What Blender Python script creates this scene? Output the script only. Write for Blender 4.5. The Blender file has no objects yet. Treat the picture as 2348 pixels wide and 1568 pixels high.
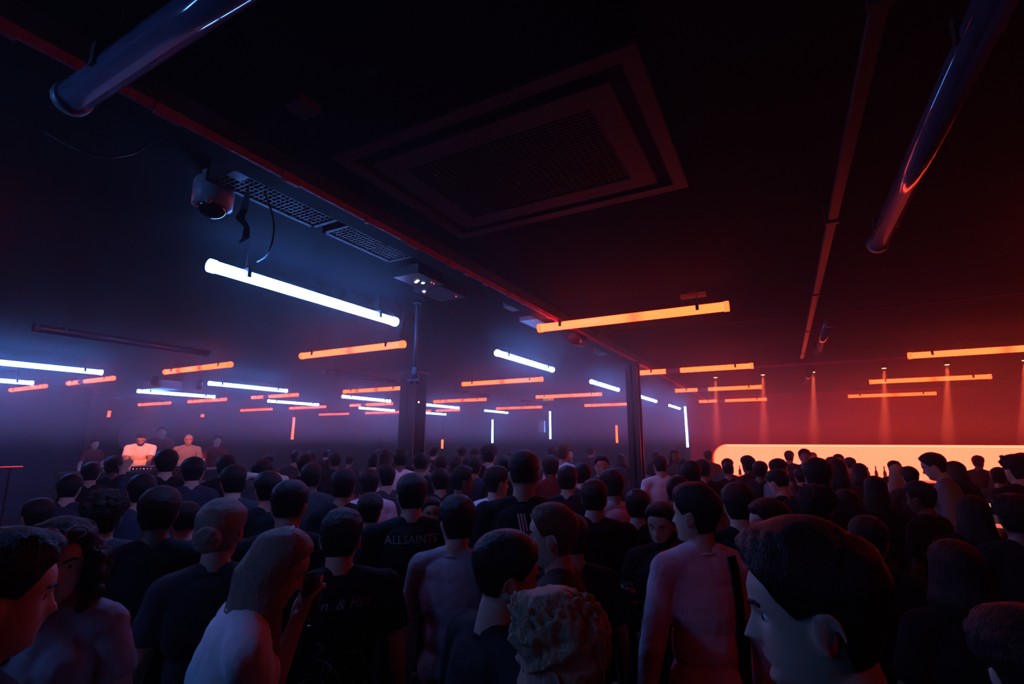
import bpy, bmesh, math, random
import numpy as np
from mathutils import Vector, Matrix
from mathutils.bvhtree import BVHTree
R = math.radians
C = bpy.context.scene.collection
scn = bpy.context.scene
rng = random.Random(7)
CEIL = 3.15

# ------------------------------------------------------------------ camera
F = 1129.4; HEAD = R(-28.4); PIT = R(11.27); CH = 1.93
FW = np.array([math.sin(HEAD)*math.cos(PIT), math.cos(HEAD)*math.cos(PIT), math.sin(PIT)])
RT = np.array([math.cos(HEAD), -math.sin(HEAD), 0.0]); UP = np.cross(RT, FW)
LV = np.array([math.sin(HEAD), math.cos(HEAD), 0.0])
def ray(x, y): return RT*(x-1174)/F - UP*(y-784)/F + FW
def at_depth(x, y, dep):                       # point seen at pixel (x,y) at a level distance in front of the camera
    d = ray(x, y); return d*dep/(d @ LV) + np.array([0, 0, CH])
def at_z(x, y, z):
    d = ray(x, y); return d*(z-CH)/d[2] + np.array([0, 0, CH])
cam = bpy.data.cameras.new('camera'); cam.sensor_width = 36; cam.lens = F/2348*36; cam.clip_start = .05
co = bpy.data.objects.new('camera', cam); C.objects.link(co)
co.matrix_world = Matrix(((RT[0], UP[0], -FW[0], 0), (RT[1], UP[1], -FW[1], 0), (RT[2], UP[2], -FW[2], CH), (0, 0, 0, 1)))
scn.camera = co
scn.view_settings.view_transform = 'Standard'; scn.view_settings.look = 'None'
scn.view_settings.gamma = 1; scn.view_settings.use_curve_mapping = False
scn.view_settings.exposure = 0.0
cy = scn.cycles
cy.max_bounces = 4; cy.diffuse_bounces = 1; cy.glossy_bounces = 2; cy.volume_bounces = 0
cy.transmission_bounces = 4; cy.sample_clamp_indirect = 3; cy.sample_clamp_direct = 0
cy.caustics_reflective = False; cy.caustics_refractive = False
cy.use_denoising = True; cy.use_adaptive_sampling = True; cy.adaptive_threshold = .06; cy.adaptive_min_samples = 16; cy.use_light_tree = True
try: cy.denoiser = 'OPENIMAGEDENOISE'
except Exception: pass

# ------------------------------------------------------------------ materials
MATS = {}
def mat(name, col, rough=.6, metal=0, emit=None, es=1, bump=0, bscale=40, stretch=(1,1,1), spec=.5, var=.0, vs=8, alpha=None, trans=0, subsurf=0):
    if name in MATS: return MATS[name]
    m = bpy.data.materials.new(name); m.use_nodes = True; MATS[name] = m
    n = m.node_tree.nodes; l = m.node_tree.links; b = n['Principled BSDF']
    b.inputs['Base Color'].default_value = (*col, 1); b.inputs['Roughness'].default_value = rough
    b.inputs['Metallic'].default_value = metal; b.inputs['Specular IOR Level'].default_value = spec
    if trans: b.inputs['Transmission Weight'].default_value = trans
    if emit: b.inputs['Emission Color'].default_value = (*emit, 1); b.inputs['Emission Strength'].default_value = es
    if bump or var:
        tc = n.new('ShaderNodeTexCoord'); mp = n.new('ShaderNodeMapping'); mp.inputs['Scale'].default_value = stretch
        l.new(tc.outputs['Object'], mp.inputs['Vector'])
    if bump:
        t = n.new('ShaderNodeTexNoise'); t.inputs['Scale'].default_value = bscale; t.inputs['Detail'].default_value = 4
        l.new(mp.outputs[0], t.inputs['Vector'])
        bp = n.new('ShaderNodeBump'); bp.inputs['Strength'].default_value = bump; bp.inputs['Distance'].default_value = .01
        l.new(t.outputs['Fac'], bp.inputs['Height']); l.new(bp.outputs[0], b.inputs['Normal'])
    if var:
        t = n.new('ShaderNodeTexNoise'); t.inputs['Scale'].default_value = vs; t.inputs['Detail'].default_value = 5
        l.new(mp.outputs[0], t.inputs['Vector'])
        mx = n.new('ShaderNodeMix'); mx.data_type = 'RGBA'
        mx.inputs['A'].default_value = (*[c*(1-var) for c in col], 1); mx.inputs['B'].default_value = (*[min(1, c*(1+var)) for c in col], 1)
        l.new(t.outputs['Fac'], mx.inputs['Factor']); l.new(mx.outputs['Result'], b.inputs['Base Color'])
    return m
M_ceil = mat('black_painted_ceiling', (.007,.007,.008), .9, spec=.05, bump=.08, bscale=14, var=.15, vs=3)
M_wall = mat('dark_wall_paint', (.05,.045,.05), .8, bump=.3, bscale=10, var=.3)
M_floor = mat('dark_concrete', (.03,.03,.032), .45, bump=.2, bscale=6, var=.4)
M_steel = mat('black_painted_steel', (.03,.028,.03), .42, spec=.6, bump=.15, bscale=60)
M_beam = mat('steel_with_red_light', (.62,.06,.14), .45, bump=.5, bscale=45, var=.4, vs=20)  # red light on beam edge and pipe is put into this base colour
M_opal = mat('unlit_opal_tube', (.15,.12,.19), .09, spec=.9)
M_cap = mat('grey_plastic_cap', (.18,.17,.2), .4)
M_cable = mat('black_cable', (.012,.012,.014), .5)
M_whitep = mat('white_plastic', (.5,.48,.5), .35)
M_dome = mat('smoked_dome', (.01,.01,.014), .05, spec=1)
M_mesh = mat('galvanised_mesh', (.45,.45,.5), .35, metal=.6)
M_slot = mat('dark_recess', (.004,.004,.005), .9)
M_acf = mat('grey_cassette_frame', (.10,.085,.085), .5)
M_bottle = mat('dark_bottle_glass', (.03,.02,.015), .12, spec=.8)
M_glass = mat('clear_drink_glass', (.8,.8,.85), .05, trans=.9)
M_bar = mat('bar_front_panel', (.06,.03,.03), .4)
M_led_r = mat('red_indicator', (0,0,0), emit=(1,.05,.03), es=3)
M_led_w = mat('white_indicator', (0,0,0), emit=(.7,.8,1), es=2)

def tube_mat(name, core, peak, dips):
    """emissive opal tube: brightness varies a little along the length where the LED strips join"""
    m = bpy.data.materials.new(name); m.use_nodes = True; n = m.node_tree.nodes; l = m.node_tree.links
    b = n['Principled BSDF']; b.inputs['Base Color'].default_value = (.3,.3,.3,1); b.inputs['Roughness'].default_value = .3
    tc = n.new('ShaderNodeTexCoord'); sx = n.new('ShaderNodeSeparateXYZ'); l.new(tc.outputs['Object'], sx.inputs[0])
    cr = n.new('ShaderNodeValToRGB'); mr = n.new('ShaderNodeMapRange')
    mr.inputs['From Min'].default_value = -.8; mr.inputs['From Max'].default_value = .8
    l.new(sx.outputs['X'], mr.inputs['Value']); l.new(mr.outputs[0], cr.inputs[0])
    e = cr.color_ramp.elements; e[0].position = 0; e[0].color = (1,1,1,1); e[1].position = 1; e[1].color = (1,1,1,1)
    for p, v, w in dips:
        for q, c in (((p-w, 1), (p, v), (p+w, 1)) if v > .05 or len(dips) < 3 else ((p, v),)):
            if 0 < q < 1: x = e.new(q); x.color = (c,c,c,1)
    b.inputs['Emission Color'].default_value = (*core, 1)
    mm = n.new('ShaderNodeMath'); mm.operation = 'MULTIPLY'; mm.inputs[1].default_value = peak
    l.new(cr.outputs[0], mm.inputs[0]); l.new(mm.outputs[0], b.inputs['Emission Strength'])
    return m
OR = (1.0, .046, .0095); WH = (.085, .285, 1.0)
ORS, WHS = 10.0, 46.0
TM = {('o', 0): tube_mat('orange_glow_even', OR, ORS, [(.55,.5,.06)]), ('o', 1): tube_mat('orange_glow_one_dip', OR, ORS, [(.52,.3,.05)]),
      ('o', 2): tube_mat('orange_glow_two_dips', OR, ORS, [(.25,.12,.05),(.58,.12,.05)]), ('o', 3): tube_mat('orange_glow_gap', OR, ORS, [(.22,.9,.05),(.27,.006,.05),(.40,.006,.05),(.45,.9,.05)]),
      ('w', 0): tube_mat('white_glow_even', WH, WHS, [(.5,.8,.1)]), ('w', 1): tube_mat('white_glow_dips', WH, WHS, [(.22,.6,.08),(.75,.7,.05)]),
      ('w', 2): tube_mat('white_glow_faded_end', WH, WHS, [(.3,.7,.06),(.985,.2,.25)])}
M_ocap = mat('orange_lit_cap', (.2,.1,.05), emit=(1.0,.046,.0095), es=8)
M_wcap = mat('white_lit_cap', (.3,.3,.4), emit=(.085,.275,1.0), es=30)

# ------------------------------------------------------------------ mesh helpers
def link(name, me, m, parent=None):
    o = bpy.data.objects.new(name, me); C.objects.link(o)
    if m and not me.materials: me.materials.append(m)
    if parent: o.parent = parent
    return o
def tag(o, label=None, cat=None, group=None, kind=None):
    if label: o['label'] = label
    if cat: o['category'] = cat
    if group: o['group'] = group
    if kind: o['kind'] = kind
    return o
def empty(name, loc=(0,0,0), rz=0):
    o = bpy.data.objects.new(name, None); C.objects.link(o); o.location = loc; o.rotation_euler = (0,0,rz); o.empty_display_size = .1
    return o
class G:
    def __init__(s): s.v = []; s.f = []
    def add(s, v, f):
        k = len(s.v); s.v += [tuple(map(float, p)) for p in v]; s.f += [tuple(i+k for i in q) for q in f]; return s
    def box(s, a, b):
        x0,y0,z0 = a; x1,y1,z1 = b
        return s.add([(x0,y0,z0),(x1,y0,z0),(x1,y1,z0),(x0,y1,z0),(x0,y0,z1),(x1,y0,z1),(x1,y1,z1),(x0,y1,z1)],
            [(0,3,2,1),(4,5,6,7),(0,1,5,4),(1,2,6,5),(2,3,7,6),(3,0,4,7)])
    def tube(s, p0, p1, r0, r1=None, n=12, cap=0, rings=4):
        """tapered cylinder; cap>0 = rounded ends"""
        r1 = r0 if r1 is None else r1
        p0 = np.array(p0, float); p1 = np.array(p1, float); d = p1-p0; L = np.linalg.norm(d)
        if L < 1e-6: d = np.array([0,0,1.]); 
        else: d = d/L
        a = np.array([0,0,1.]) if abs(d[2]) < .9 else np.array([1.,0,0])
        u = np.cross(a, d); u /= np.linalg.norm(u); w = np.cross(d, u)
        st = []
        if cap:
            for i in range(rings): t = math.pi/2*(1-i/rings); st.append((p0-d*r0*math.sin(t)*cap, max(r0*math.cos(t), 1e-4)))
            st.append((p0, r0)); st.append((p1, r1))
            for i in range(1, rings+1): t = math.pi/2*i/rings; st.append((p1+d*r1*math.sin(t)*cap, max(r1*math.cos(t), 1e-4)))
        else: st = [(p0, r0), (p1, r1)]
        v = []; f = []
        for c, r in st:
            for k in range(n):
                t = 2*math.pi*k/n; v.append(c+(u*math.cos(t)+w*math.sin(t))*r)
        for i in range(len(st)-1):
            for k in range(n):
                f.append((i*n+k, i*n+(k+1)%n, (i+1)*n+(k+1)%n, (i+1)*n+k))
        f.append(tuple(range(n-1,-1,-1))); f.append(tuple((len(st)-1)*n+k for k in range(n)))
        return s.add(v, f)
    def path(s, pts, r, n=8):
        for a, b in zip(pts[:-1], pts[1:]): s.tube(a, b, r, n=n, cap=1, rings=2)
        return s
    def lathe(s, prof, n=20, c=(0,0,0)):
        v = []; f = []
        for r, z in prof:
            for k in range(n): t = 2*math.pi*k/n; v.append((c[0]+max(r,1e-4)*math.cos(t), c[1]+max(r,1e-4)*math.sin(t), c[2]+z))
        for i in range(len(prof)-1):
            for k in range(n): f.append((i*n+k, i*n+(k+1)%n, (i+1)*n+(k+1)%n, (i+1)*n+k))
        f.append(tuple(range(n-1,-1,-1))); f.append(tuple((len(prof)-1)*n+k for k in range(n)))
        return s.add(v, f)
    def ell(s, c, r, n=16, m=10, rot=None):
        v = []; f = []
        for i in range(m+1):
            p = math.pi*i/m; sr = max(math.sin(p), 1e-3)
            for k in range(n): t = 2*math.pi*k/n; v.append((r[0]*sr*math.cos(t), r[1]*sr*math.sin(t), -r[2]*math.cos(p)))
        v = np.array(v)
        if rot is not None: v = v @ np.array(rot).T
        v = v+np.array(c)
        for i in range(m):
            for k in range(n): f.append((i*n+k, i*n+(k+1)%n, (i+1)*n+(k+1)%n, (i+1)*n+k))
        f.append(tuple(range(n-1,-1,-1))); f.append(tuple(m*n+k for k in range(n)))
        return s.add(v, f)
    def mesh(s, name, smooth=True):
        me = bpy.data.meshes.new(name); me.from_pydata(s.v, [], s.f); me.update()
        if smooth: me.shade_smooth()
        return me
    def build(s, name, m, parent=None, smooth=False): return link(name, s.mesh(name, smooth), m, parent)
def copy_tree(o, parent=None):
    c = o.copy(); C.objects.link(c)
    if parent: c.parent = parent
    for ch in list(o.children): copy_tree(ch, c)
    return c

# ------------------------------------------------------------------ the room
def struct(name, g, m): o = g.build(name, m); tag(o, kind='structure'); return o
XL, XR, YB, YF = -17.6, 7.0, -5.5, 19.0
struct('floor', G().box((XL,YB,-.1),(XR,YF,0)), M_floor)
struct('ceiling', G().box((XL,YB,CEIL),(XR,YF,CEIL+.1)), M_ceil)
struct('wall_left', G().box((XL-.15,YB,0),(XL,YF,CEIL)), M_wall)
struct('wall_right', G().box((XR,YB,0),(XR+.15,YF,CEIL)), M_wall)
struct('wall_back', G().box((XL-.15,YF,0),(XR+.15,YF+.15,CEIL)), M_wall)
struct('wall_front', G().box((XL-.15,YB-.15,0),(XR+.15,YB,CEIL)), M_wall)
struct('wall_stage_side', G().box((XL,YB,0),(-14.3,5.55,CEIL)), mat('navy_black_wall', (.02,.025,.045), .8, bump=.3, bscale=8))
# bar wall with its long rounded recess
BY = 15.0; bx0, bx1, bz0, bz1, br = -1.78, 6.9, .78, 1.82, .40
def niche_outline(n=10):
    p = []
    for cx, cz, a0 in ((bx0+br, bz1-br, 90), (bx0+br, bz0+br, 180)):
        for i in range(n+1): t = R(a0+90*i/n); p.append((cx+br*math.cos(t), cz+br*math.sin(t)))
    p += [(bx1, bz0), (bx1, bz1)]
    return p
def bar_wall():
    bm = bmesh.new(); P = niche_outline()
    out = [(-2.35,0),(XR,0),(XR,CEIL),(-2.35,CEIL)]
    vo = [bm.verts.new((x,BY,z)) for x,z in out]; vi = [bm.verts.new((x,BY,z)) for x,z in P]
    eo = [bm.edges.new((vo[i],vo[(i+1)%4])) for i in range(4)]; ei = [bm.edges.new((vi[i],vi[(i+1)%len(vi)])) for i in range(len(vi))]
    bmesh.ops.triangle_fill(bm, edges=eo+ei, use_beauty=True)
    vb = [bm.verts.new((x,BY+.35,z)) for x,z in P]
    for i in range(len(P)): j = (i+1) % len(P); bm.faces.new((vi[i],vi[j],vb[j],vb[i]))
    w = bm.verts.new((-2.35,YF,0)); u = bm.verts.new((-2.35,YF,CEIL)); bm.faces.new((vo[0],vo[3],u,w))
    me = bpy.data.meshes.new('wall_bar'); bm.to_mesh(me); bm.free(); return me
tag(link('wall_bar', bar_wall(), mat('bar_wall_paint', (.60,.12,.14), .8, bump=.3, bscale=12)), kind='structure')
rec = empty('backlit_bar_panel', (0,BY+.33,0))
tag(rec, 'long glowing peach panel with rounded end set into the wall behind the bar', 'light panel')
P = niche_outline(); g = G(); g.add([(x,0,z) for x,z in P]+[(x,.03,z) for x,z in P], [tuple(range(len(P))), tuple(range(2*len(P)-1,len(P)-1,-1))]+[(i,i+len(P),(i+1)%len(P)+len(P),(i+1)%len(P)) for i in range(len(P))])
g.build('diffuser', mat('peach_diffuser', (.8,.7,.6), .6, emit=(1.0,.050,.023), es=9), rec)
G().tube((bx0+.35,-.16,bz1-.035),(bx1,-.16,bz1-.035),.012,n=8).build('light_strip', mat('warm_strip', (0,0,0), emit=(1,.16,.09), es=6), rec)
# bar counter, back shelf and bottles
bc = empty('bar_counter', (0,12.9,0)); tag(bc, 'long dark bar counter standing before the glowing peach panel', 'bar counter')
G().box((-1.0,0,0),(6.8,.55,1.04)).build('front_panel', M_bar, bc); G().box((-1.1,-.08,1.04),(6.9,.65,1.10)).build('worktop', mat('dark_worktop', (.05,.03,.025), .25), bc)
bs = empty('back_bar_shelf', (0,14.62,0)); tag(bs, 'low dark back bar shelf carrying bottles under the glowing panel', 'shelf')
G().box((-1.5,0,0),(6.8,.36,.93)).build('cabinet', M_bar, bs); G().box((-1.55,-.03,.93),(6.85,.37,.97)).build('shelf_board', M_bar, bs)
bp = empty('bottle'); tag(bp, 'small dark bottle on the back bar shelf, silhouetted by the glowing panel', 'bottle', 'bottles on the back bar shelf')
G().lathe([(.034,0),(.037,.01),(.037,.17),(.03,.2),(.014,.225),(.013,.29)], 12).build('glass_body', M_bottle, bp, True)
G().lathe([(.015,.285),(.015,.31)], 10).build('cap', M_cap, bp, True)
r2 = random.Random(3); xx = -1.1; first = True
while xx < 6.6:
    o = bp if first else copy_tree(bp); first = False
    s = r2.uniform(.85,1.25); o.location = (xx,14.8+r2.uniform(-.08,.08),.97); o.scale = (1,1,s)
    xx += r2.choice([.1,.12,.14,.16,.5,.9])

# haze fills the whole room
w = bpy.data.worlds.new('club_air'); scn.world = w; w.use_nodes = True
wn = w.node_tree.nodes; wl = w.node_tree.links; wn['Background'].inputs[0].default_value = (0,0,0,1); wn['Background'].inputs[1].default_value = 0
vs = wn.new('ShaderNodeVolumeScatter'); vs.inputs['Anisotropy'].default_value = .5; vs.inputs['Color'].default_value = (.9,.9,.95,1)
wl.new(vs.outputs[0], wn['World Output'].inputs['Volume'])
# the smoke hangs above head height and thickens over the dance floor, away from the entrance corner
def nm_(op, a=None, b=None):
    n_ = wn.new('ShaderNodeMath'); n_.operation = op
    for i, v in enumerate((a, b)):
        if isinstance(v, (int, float)): n_.inputs[i].default_value = v
        elif v is not None: wl.new(v, n_.inputs[i])
    return n_.outputs[0]
def mr_(v, a, b, c, d):
    n_ = wn.new('ShaderNodeMapRange'); n_.interpolation_type = 'SMOOTHSTEP'
    for k, q in zip(('From Min','From Max','To Min','To Max'), (a, b, c, d)): n_.inputs[k].default_value = q
    wl.new(v, n_.inputs['Value']); return n_.outputs[0]
ge = wn.new('ShaderNodeNewGeometry'); sx_ = wn.new('ShaderNodeSeparateXYZ'); wl.new(ge.outputs['Position'], sx_.inputs[0])
far_ = nm_('ADD', sx_.outputs['Y'], nm_('MULTIPLY', sx_.outputs['X'], -.45))
wl.new(nm_('MULTIPLY', mr_(sx_.outputs['Z'], 1.7, 2.3, .012, .075), mr_(far_, 1.5, 7.0, .15, 1.0)), vs.inputs['Density'])
w.cycles.volume_step_size = 8; cy.volume_step_rate = 5; cy.volume_max_steps = 24

# ------------------------------------------------------------------ structure under the ceiling
bm_ = empty('steel_beam', (-1.79,0,CEIL)); tag(bm_, 'long steel beam with red lit edge running under the ceiling to the black column', 'beam')
G().box((-.005,YB,-.13),(.005,YF,0)).build('web', M_steel, bm_); G().box((-.07,YB,-.145),(.058,YF,-.128)).build('bottom_flange', mat('darkened_flange_steel',(.012,.011,.012),.7,spec=.15), bm_); G().box((.058,YB,-.153),(.070,YF,-.120)).build('edge_lip', M_beam, bm_)  # lip carries the red light in its colour, underside steel is darkened
g = G()
r3 = random.Random(5); y = .3
while y < 12: g.box((.055,y,-.160),(.073,y+r3.uniform(.02,.10),-.12)); y += r3.uniform(.15,.5)
g.build('edge_drips', M_beam, bm_)
def hcol(name, x, y, w, top, label, m=M_steel):
    e = empty(name, (x,y,0)); tag(e, label, 'column')
    g = G(); g.box((-w/2,-w/2,0),(w/2,-w/2+.02,top)); g.box((-w/2,w/2-.02,0),(w/2,w/2,top)); g.box((-.012,-w/2,0),(.012,w/2,top)); g.build('shaft', m, e)
    G().box((-w/2-.06,-w/2-.06,0),(w/2+.06,w/2+.06,.02)).build('base_plate', m, e)
    G().box((-w/2-.03,-w/2-.03,top-.02),(w/2+.03,w/2+.03,top)).build('top_plate', m, e)
hcol('steel_column', -1.79, 6.9, .165, CEIL-.145, 'black steel column standing under the long beam in the crowd')
c2 = at_depth(948, 900, 9.0); hcol('steel_column', c2[0], c2[1], .34, CEIL, 'wide dark column fading in the haze beyond the hanging pipe')
# grilles beside the beam
def grille(x0, x1, y0, y1, label):
    e = empty('mesh_grille', (0,0,CEIL-.12)); tag(e, label, 'grille', 'perforated grilles beside the beam')
    g = G(); n = int((y1-y0)/.022)
    for i in range(n+1): y = y0+(y1-y0)*i/n; g.box((x0,y-.002,-.003),(x1,y+.002,.001))
    k = int((x1-x0)/.03)
    for i in range(k+1): x = x0+(x1-x0)*i/k; g.box((x-.002,y0,-.003),(x+.002,y1,.001))
    g.build('mesh_panel', M_mesh, e)
    g = G(); g.box((x0-.02,y0-.02,-.005),(x0,y1+.02,.1)); g.box((x0-.02,y0-.02,-.005),(x1,y0,.1)); g.box((x0-.02,y1,-.005),(x1,y1+.02,.1)); g.build('frame', M_steel, e)
    G().box((x0,y0,.06),(x1,y1,.07)).build('backing', M_slot, e)
grille(-2.06,-1.87,1.10,1.62,'perforated metal grille beside the beam, nearest the dome camera')
grille(-2.06,-1.87,1.72,2.2,'perforated metal grille beside the beam, beyond the one by the camera')
p = at_z(552,402,CEIL-.13); t = empty('bracket_plate', (p[0],p[1],CEIL-.13)); tag(t, 'pale blue lit metal plate at the near end of the grille', 'bracket')
G().box((-.05,-.03,0),(.05,.03,.004)).build('plate', M_mesh, t); G().box((-.05,-.03,.004),(-.045,.03,.13)).build('flange', M_mesh, t)
# dome security camera
p = at_z(487,468,3.0); dc = empty('dome_camera', (p[0],p[1],CEIL)); dc.scale = (1.12,1.12,1.12); tag(dc, 'white dome security camera hanging under the ceiling beside the beam', 'security camera')
G().lathe([(.05,-.03),(.05,0)],24).build('mounting_base', M_whitep, dc, True)
G().lathe([(.062,-.15),(.074,-.145),(.076,-.05),(.066,-.03),(.0,-.03)],32).build('housing', M_whitep, dc, True)
prof = [(.058*math.sin(a), -.148-.045*math.cos(a)) for a in [math.pi/2*i/8 for i in range(9)]]
G().lathe(prof,32).build('dome', M_dome, dc, True)
G().ell((.05,-.045,-.148),(.014,.014,.012)).build('clip', M_whitep, dc, True)
# hanging tape strip and loose cables by the camera
p = at_depth(570,480,2.0); g = G()
tp = [at_depth(*q) for q in ((568,440,2.0),(560,480,2.01),(550,500,2.0),(566,520,2.02),(564,545,2.0),(550,556,2.0))]
e = empty('hanging_tape', tuple(tp[0]+np.array([0,0,0]))); tag(e, 'torn strip of black tape hanging down beside the dome camera', 'tape')
g = G(); wds = [.012,.016,.02,.012,.016,.006]; vv = []
for q, wd in zip(tp, wds):
    for s_ in (-1,1):
        for d_ in (-1,1): vv.append(q-tp[0]+RT*wd*s_+LV*.0015*d_)
g.add([tp_*1.0 for tp_ in vv], [f for i in range(5) for f in ((4*i,4*i+2,4*i+6,4*i+4),(4*i+1,4*i+5,4*i+7,4*i+3),(4*i,4*i+4,4*i+5,4*i+1),(4*i+2,4*i+3,4*i+7,4*i+6))]+[(0,1,3,2),(20,22,23,21)])
g.tube(np.array([0,0,0]), np.array([0,0,CEIL-tp[0][2]]), .003); g.build('strip', M_cable, e)
def cable(name, pts, r, label, m=M_cable):
    pts = [np.array(p) for p in pts]; o = empty(name, tuple(pts[0])); tag(o, label, 'cable')
    q = []; n = len(pts)
    for i in range(n-1):
        a = pts[max(i-1,0)]; b = pts[i]; c = pts[i+1]; d = pts[min(i+2,n-1)]
        for k in range(6):
            t = k/6; q.append(.5*((2*b)+(-a+c)*t+(2*a-5*b+4*c-d)*t*t+(-a+3*b-3*c+d)*t**3)-pts[0])
    q.append(pts[-1]-pts[0]); G().path(q, r, 6).build('wire', m, o, True)
cable('loose_cable', [at_z(575,400,CEIL-.01), at_depth(610,450,2.05), at_depth(628,520,2.05), at_depth(615,580,2.1), at_z(590,600,2.97)], .004, 'thin black cable looping down from the grille to the white tube lamp')
cable('loose_cable', [at_z(100,300,CEIL-.01), at_depth(160,335,1.6), at_depth(240,360,1.65), at_depth(310,350,1.75), at_z(345,320,CEIL-.01)], .004, 'thin black cable sagging below the ceiling left of the dome camera')
cable('ceiling_cable', [(-1.85,5.28,3.12),(.3,5.3,3.09),(2.2,5.3,3.1),(4.5,5.3,3.12)], .008, 'thin dark cable strung across the ceiling before the row of spotlights')
pp = empty('ceiling_pipe', (0,8.5,3.05)); tag(pp, 'red lit pipe running across the ceiling to the orange tube above the bar', 'pipe')
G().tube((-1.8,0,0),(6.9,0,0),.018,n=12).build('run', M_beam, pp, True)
[G().box((x-.01,-.025,-.022),(x+.01,.025,.10)).build('clip', M_steel, pp) for x in (-1.2,.3,1.8,3.3,4.8,6.3)]
pp = empty('ceiling_conduit', (.33,1.0,3.06)); tag(pp, 'dark square conduit with red glints running along the ceiling towards the bar', 'conduit')
G().box((-.02,-1,-.015),(.02,6.9,.015)).build('run', mat('conduit_red_light_tint',(.10,.03,.03),.4), pp); [G().box((-.03,y,-.02),(.03,y+.03,.09)).build('clip', M_steel, pp) for y in (.4,1.9,3.4,4.9,6.4)]  # reddish reflections are tinted into the conduit's base colour
# air conditioning cassette
ac = empty('ceiling_air_conditioner', (-.95,1.83,CEIL)); tag(ac, 'square ceiling air conditioner with slotted frame above the crowd', 'air conditioner')
def ring(g, a, b, c, d, w, z0, z1): g.box((a,b,z0),(c,b+w,z1)); g.box((a,d-w,z0),(c,d,z1)); g.box((a,b+w,z0),(a+w,d-w,z1)); g.box((c-w,b+w,z0),(c,d-w,z1))
g = G(); ring(g,-.66,-.5,.66,.5,.06,-.022,0); g.build('outer_frame', M_acf, ac)
g = G(); ring(g,-.54,-.38,.54,.38,.10,-.026,0); g.build('inner_frame', M_acf, ac)
G().box((-.6,-.44,-.01),(.6,.44,0)).build('recess', M_slot, ac)
g = G(); [g.box((-.44,-.28+i*.02,-.024),(.44,-.274+i*.02,-.012)) for i in range(28)]; [g.box((-.44+i*.03,-.28,-.024),(-.436+i*.03,.28,-.019)) for i in range(30)]; g.build('intake_grille', mat('dark_grille', (.06,.055,.06), .5), ac)
# boxes and fixtures hung beside the beam
def device(px, py, size, label, leds, whites=(), m=M_steel):
    p = at_z(px, py, CEIL-size[2]*.5-.05); e = empty('junction_box', (p[0],p[1],CEIL)); tag(e, label, 'ceiling box')
    a, b, c = size; G().box((-a/2,-b/2,-c-.03),(a/2,b/2,-.03)).build('case', m, e)
    G().box((-a/4,-b/4,-.03),(a/4,b/4,0)).build('mount', M_steel, e)
    for k, (x, y) in enumerate(leds): G().ell((x,y,-c-.032),(.006,.006,.004),8,6).build('indicator', M_led_r, e, True)
    for x, y in whites: G().ell((x,y,-c-.032),(.016,.012,.008),10,6).build('lens', M_led_w, e, True)
device(962,640,(.22,.3,.07),'black ceiling box with two red lights and white lenses by the beam',[(.06,.06),(.06,.09)],[(.0,-.02),(.0,.04),(-.03,.0)])
device(1010,672,(.26,.34,.06),'flat black ceiling box with red lights beyond the box with white lenses',[(-.08,-.1),(.08,.1)],[(-.06,-.13)])
device(1240,742,(.28,.4,.04),'pale flat plate fixed beside the beam behind the near orange tube',[(0,-.16)],m=M_whitep)
device(1178,706,(.12,.18,.05),'small grey box fixed under the ceiling left of the beam',[],m=M_acf)
device(1380,808,(.14,.25,.08),'small grey box by the beam beyond the glossy cylinder lamp',[],m=M_acf)
device(372,886,(.7,.4,.16),'pale grey ceiling unit hanging over the stage side of the crowd',[],m=M_whitep)
device(1590,683,(.2,.07,.03),'small dark detector on the ceiling above the near orange tube',[],m=M_acf)
device(692,256,(.09,.09,.025),'small round-cornered detector on the black ceiling',[],m=M_acf)
p = at_z(1300,788,2.93); e = empty('cylinder_lamp', (p[0]+.1,p[1],2.97)); tag(e, 'short glossy cylinder fixture hanging beside the beam behind the orange tube', 'lamp')
G().tube((0,-.17,0),(0,.17,0),.06,n=24).build('body', M_opal, e, True); G().box((-.01,-.02,.05),(.01,.02,CEIL-2.97)).build('hanger', M_steel, e)
# hanging pipe with camera bracket
p = at_depth(957,700,4.3); e = empty('hanging_pipe', (p[0],p[1],CEIL)); tag(e, 'thin vertical pipe hanging from the ceiling with a small crossbar at its foot', 'pipe')
zb = at_depth(950,868,4.3)[2]-CEIL
G().tube((0,0,0),(0,0,zb+.1),.014).build('pipe_shaft', M_cap, e, True); G().tube((0,0,zb+.1),(0,0,zb),.022,.034).build('foot_cone', M_cap, e, True)
G().box((-.07,-.02,zb-.025),(.07,.02,zb)).build('crossbar', M_cap, e); [G().box((x-.008,-.01,zb-.05),(x+.008,.01,zb-.025)).build('bracket', M_steel, e) for x in (-.03,.03)]
G().lathe([(.04,-.01),(.04,0)],16).build('ceiling_plate', M_steel, e)

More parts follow.
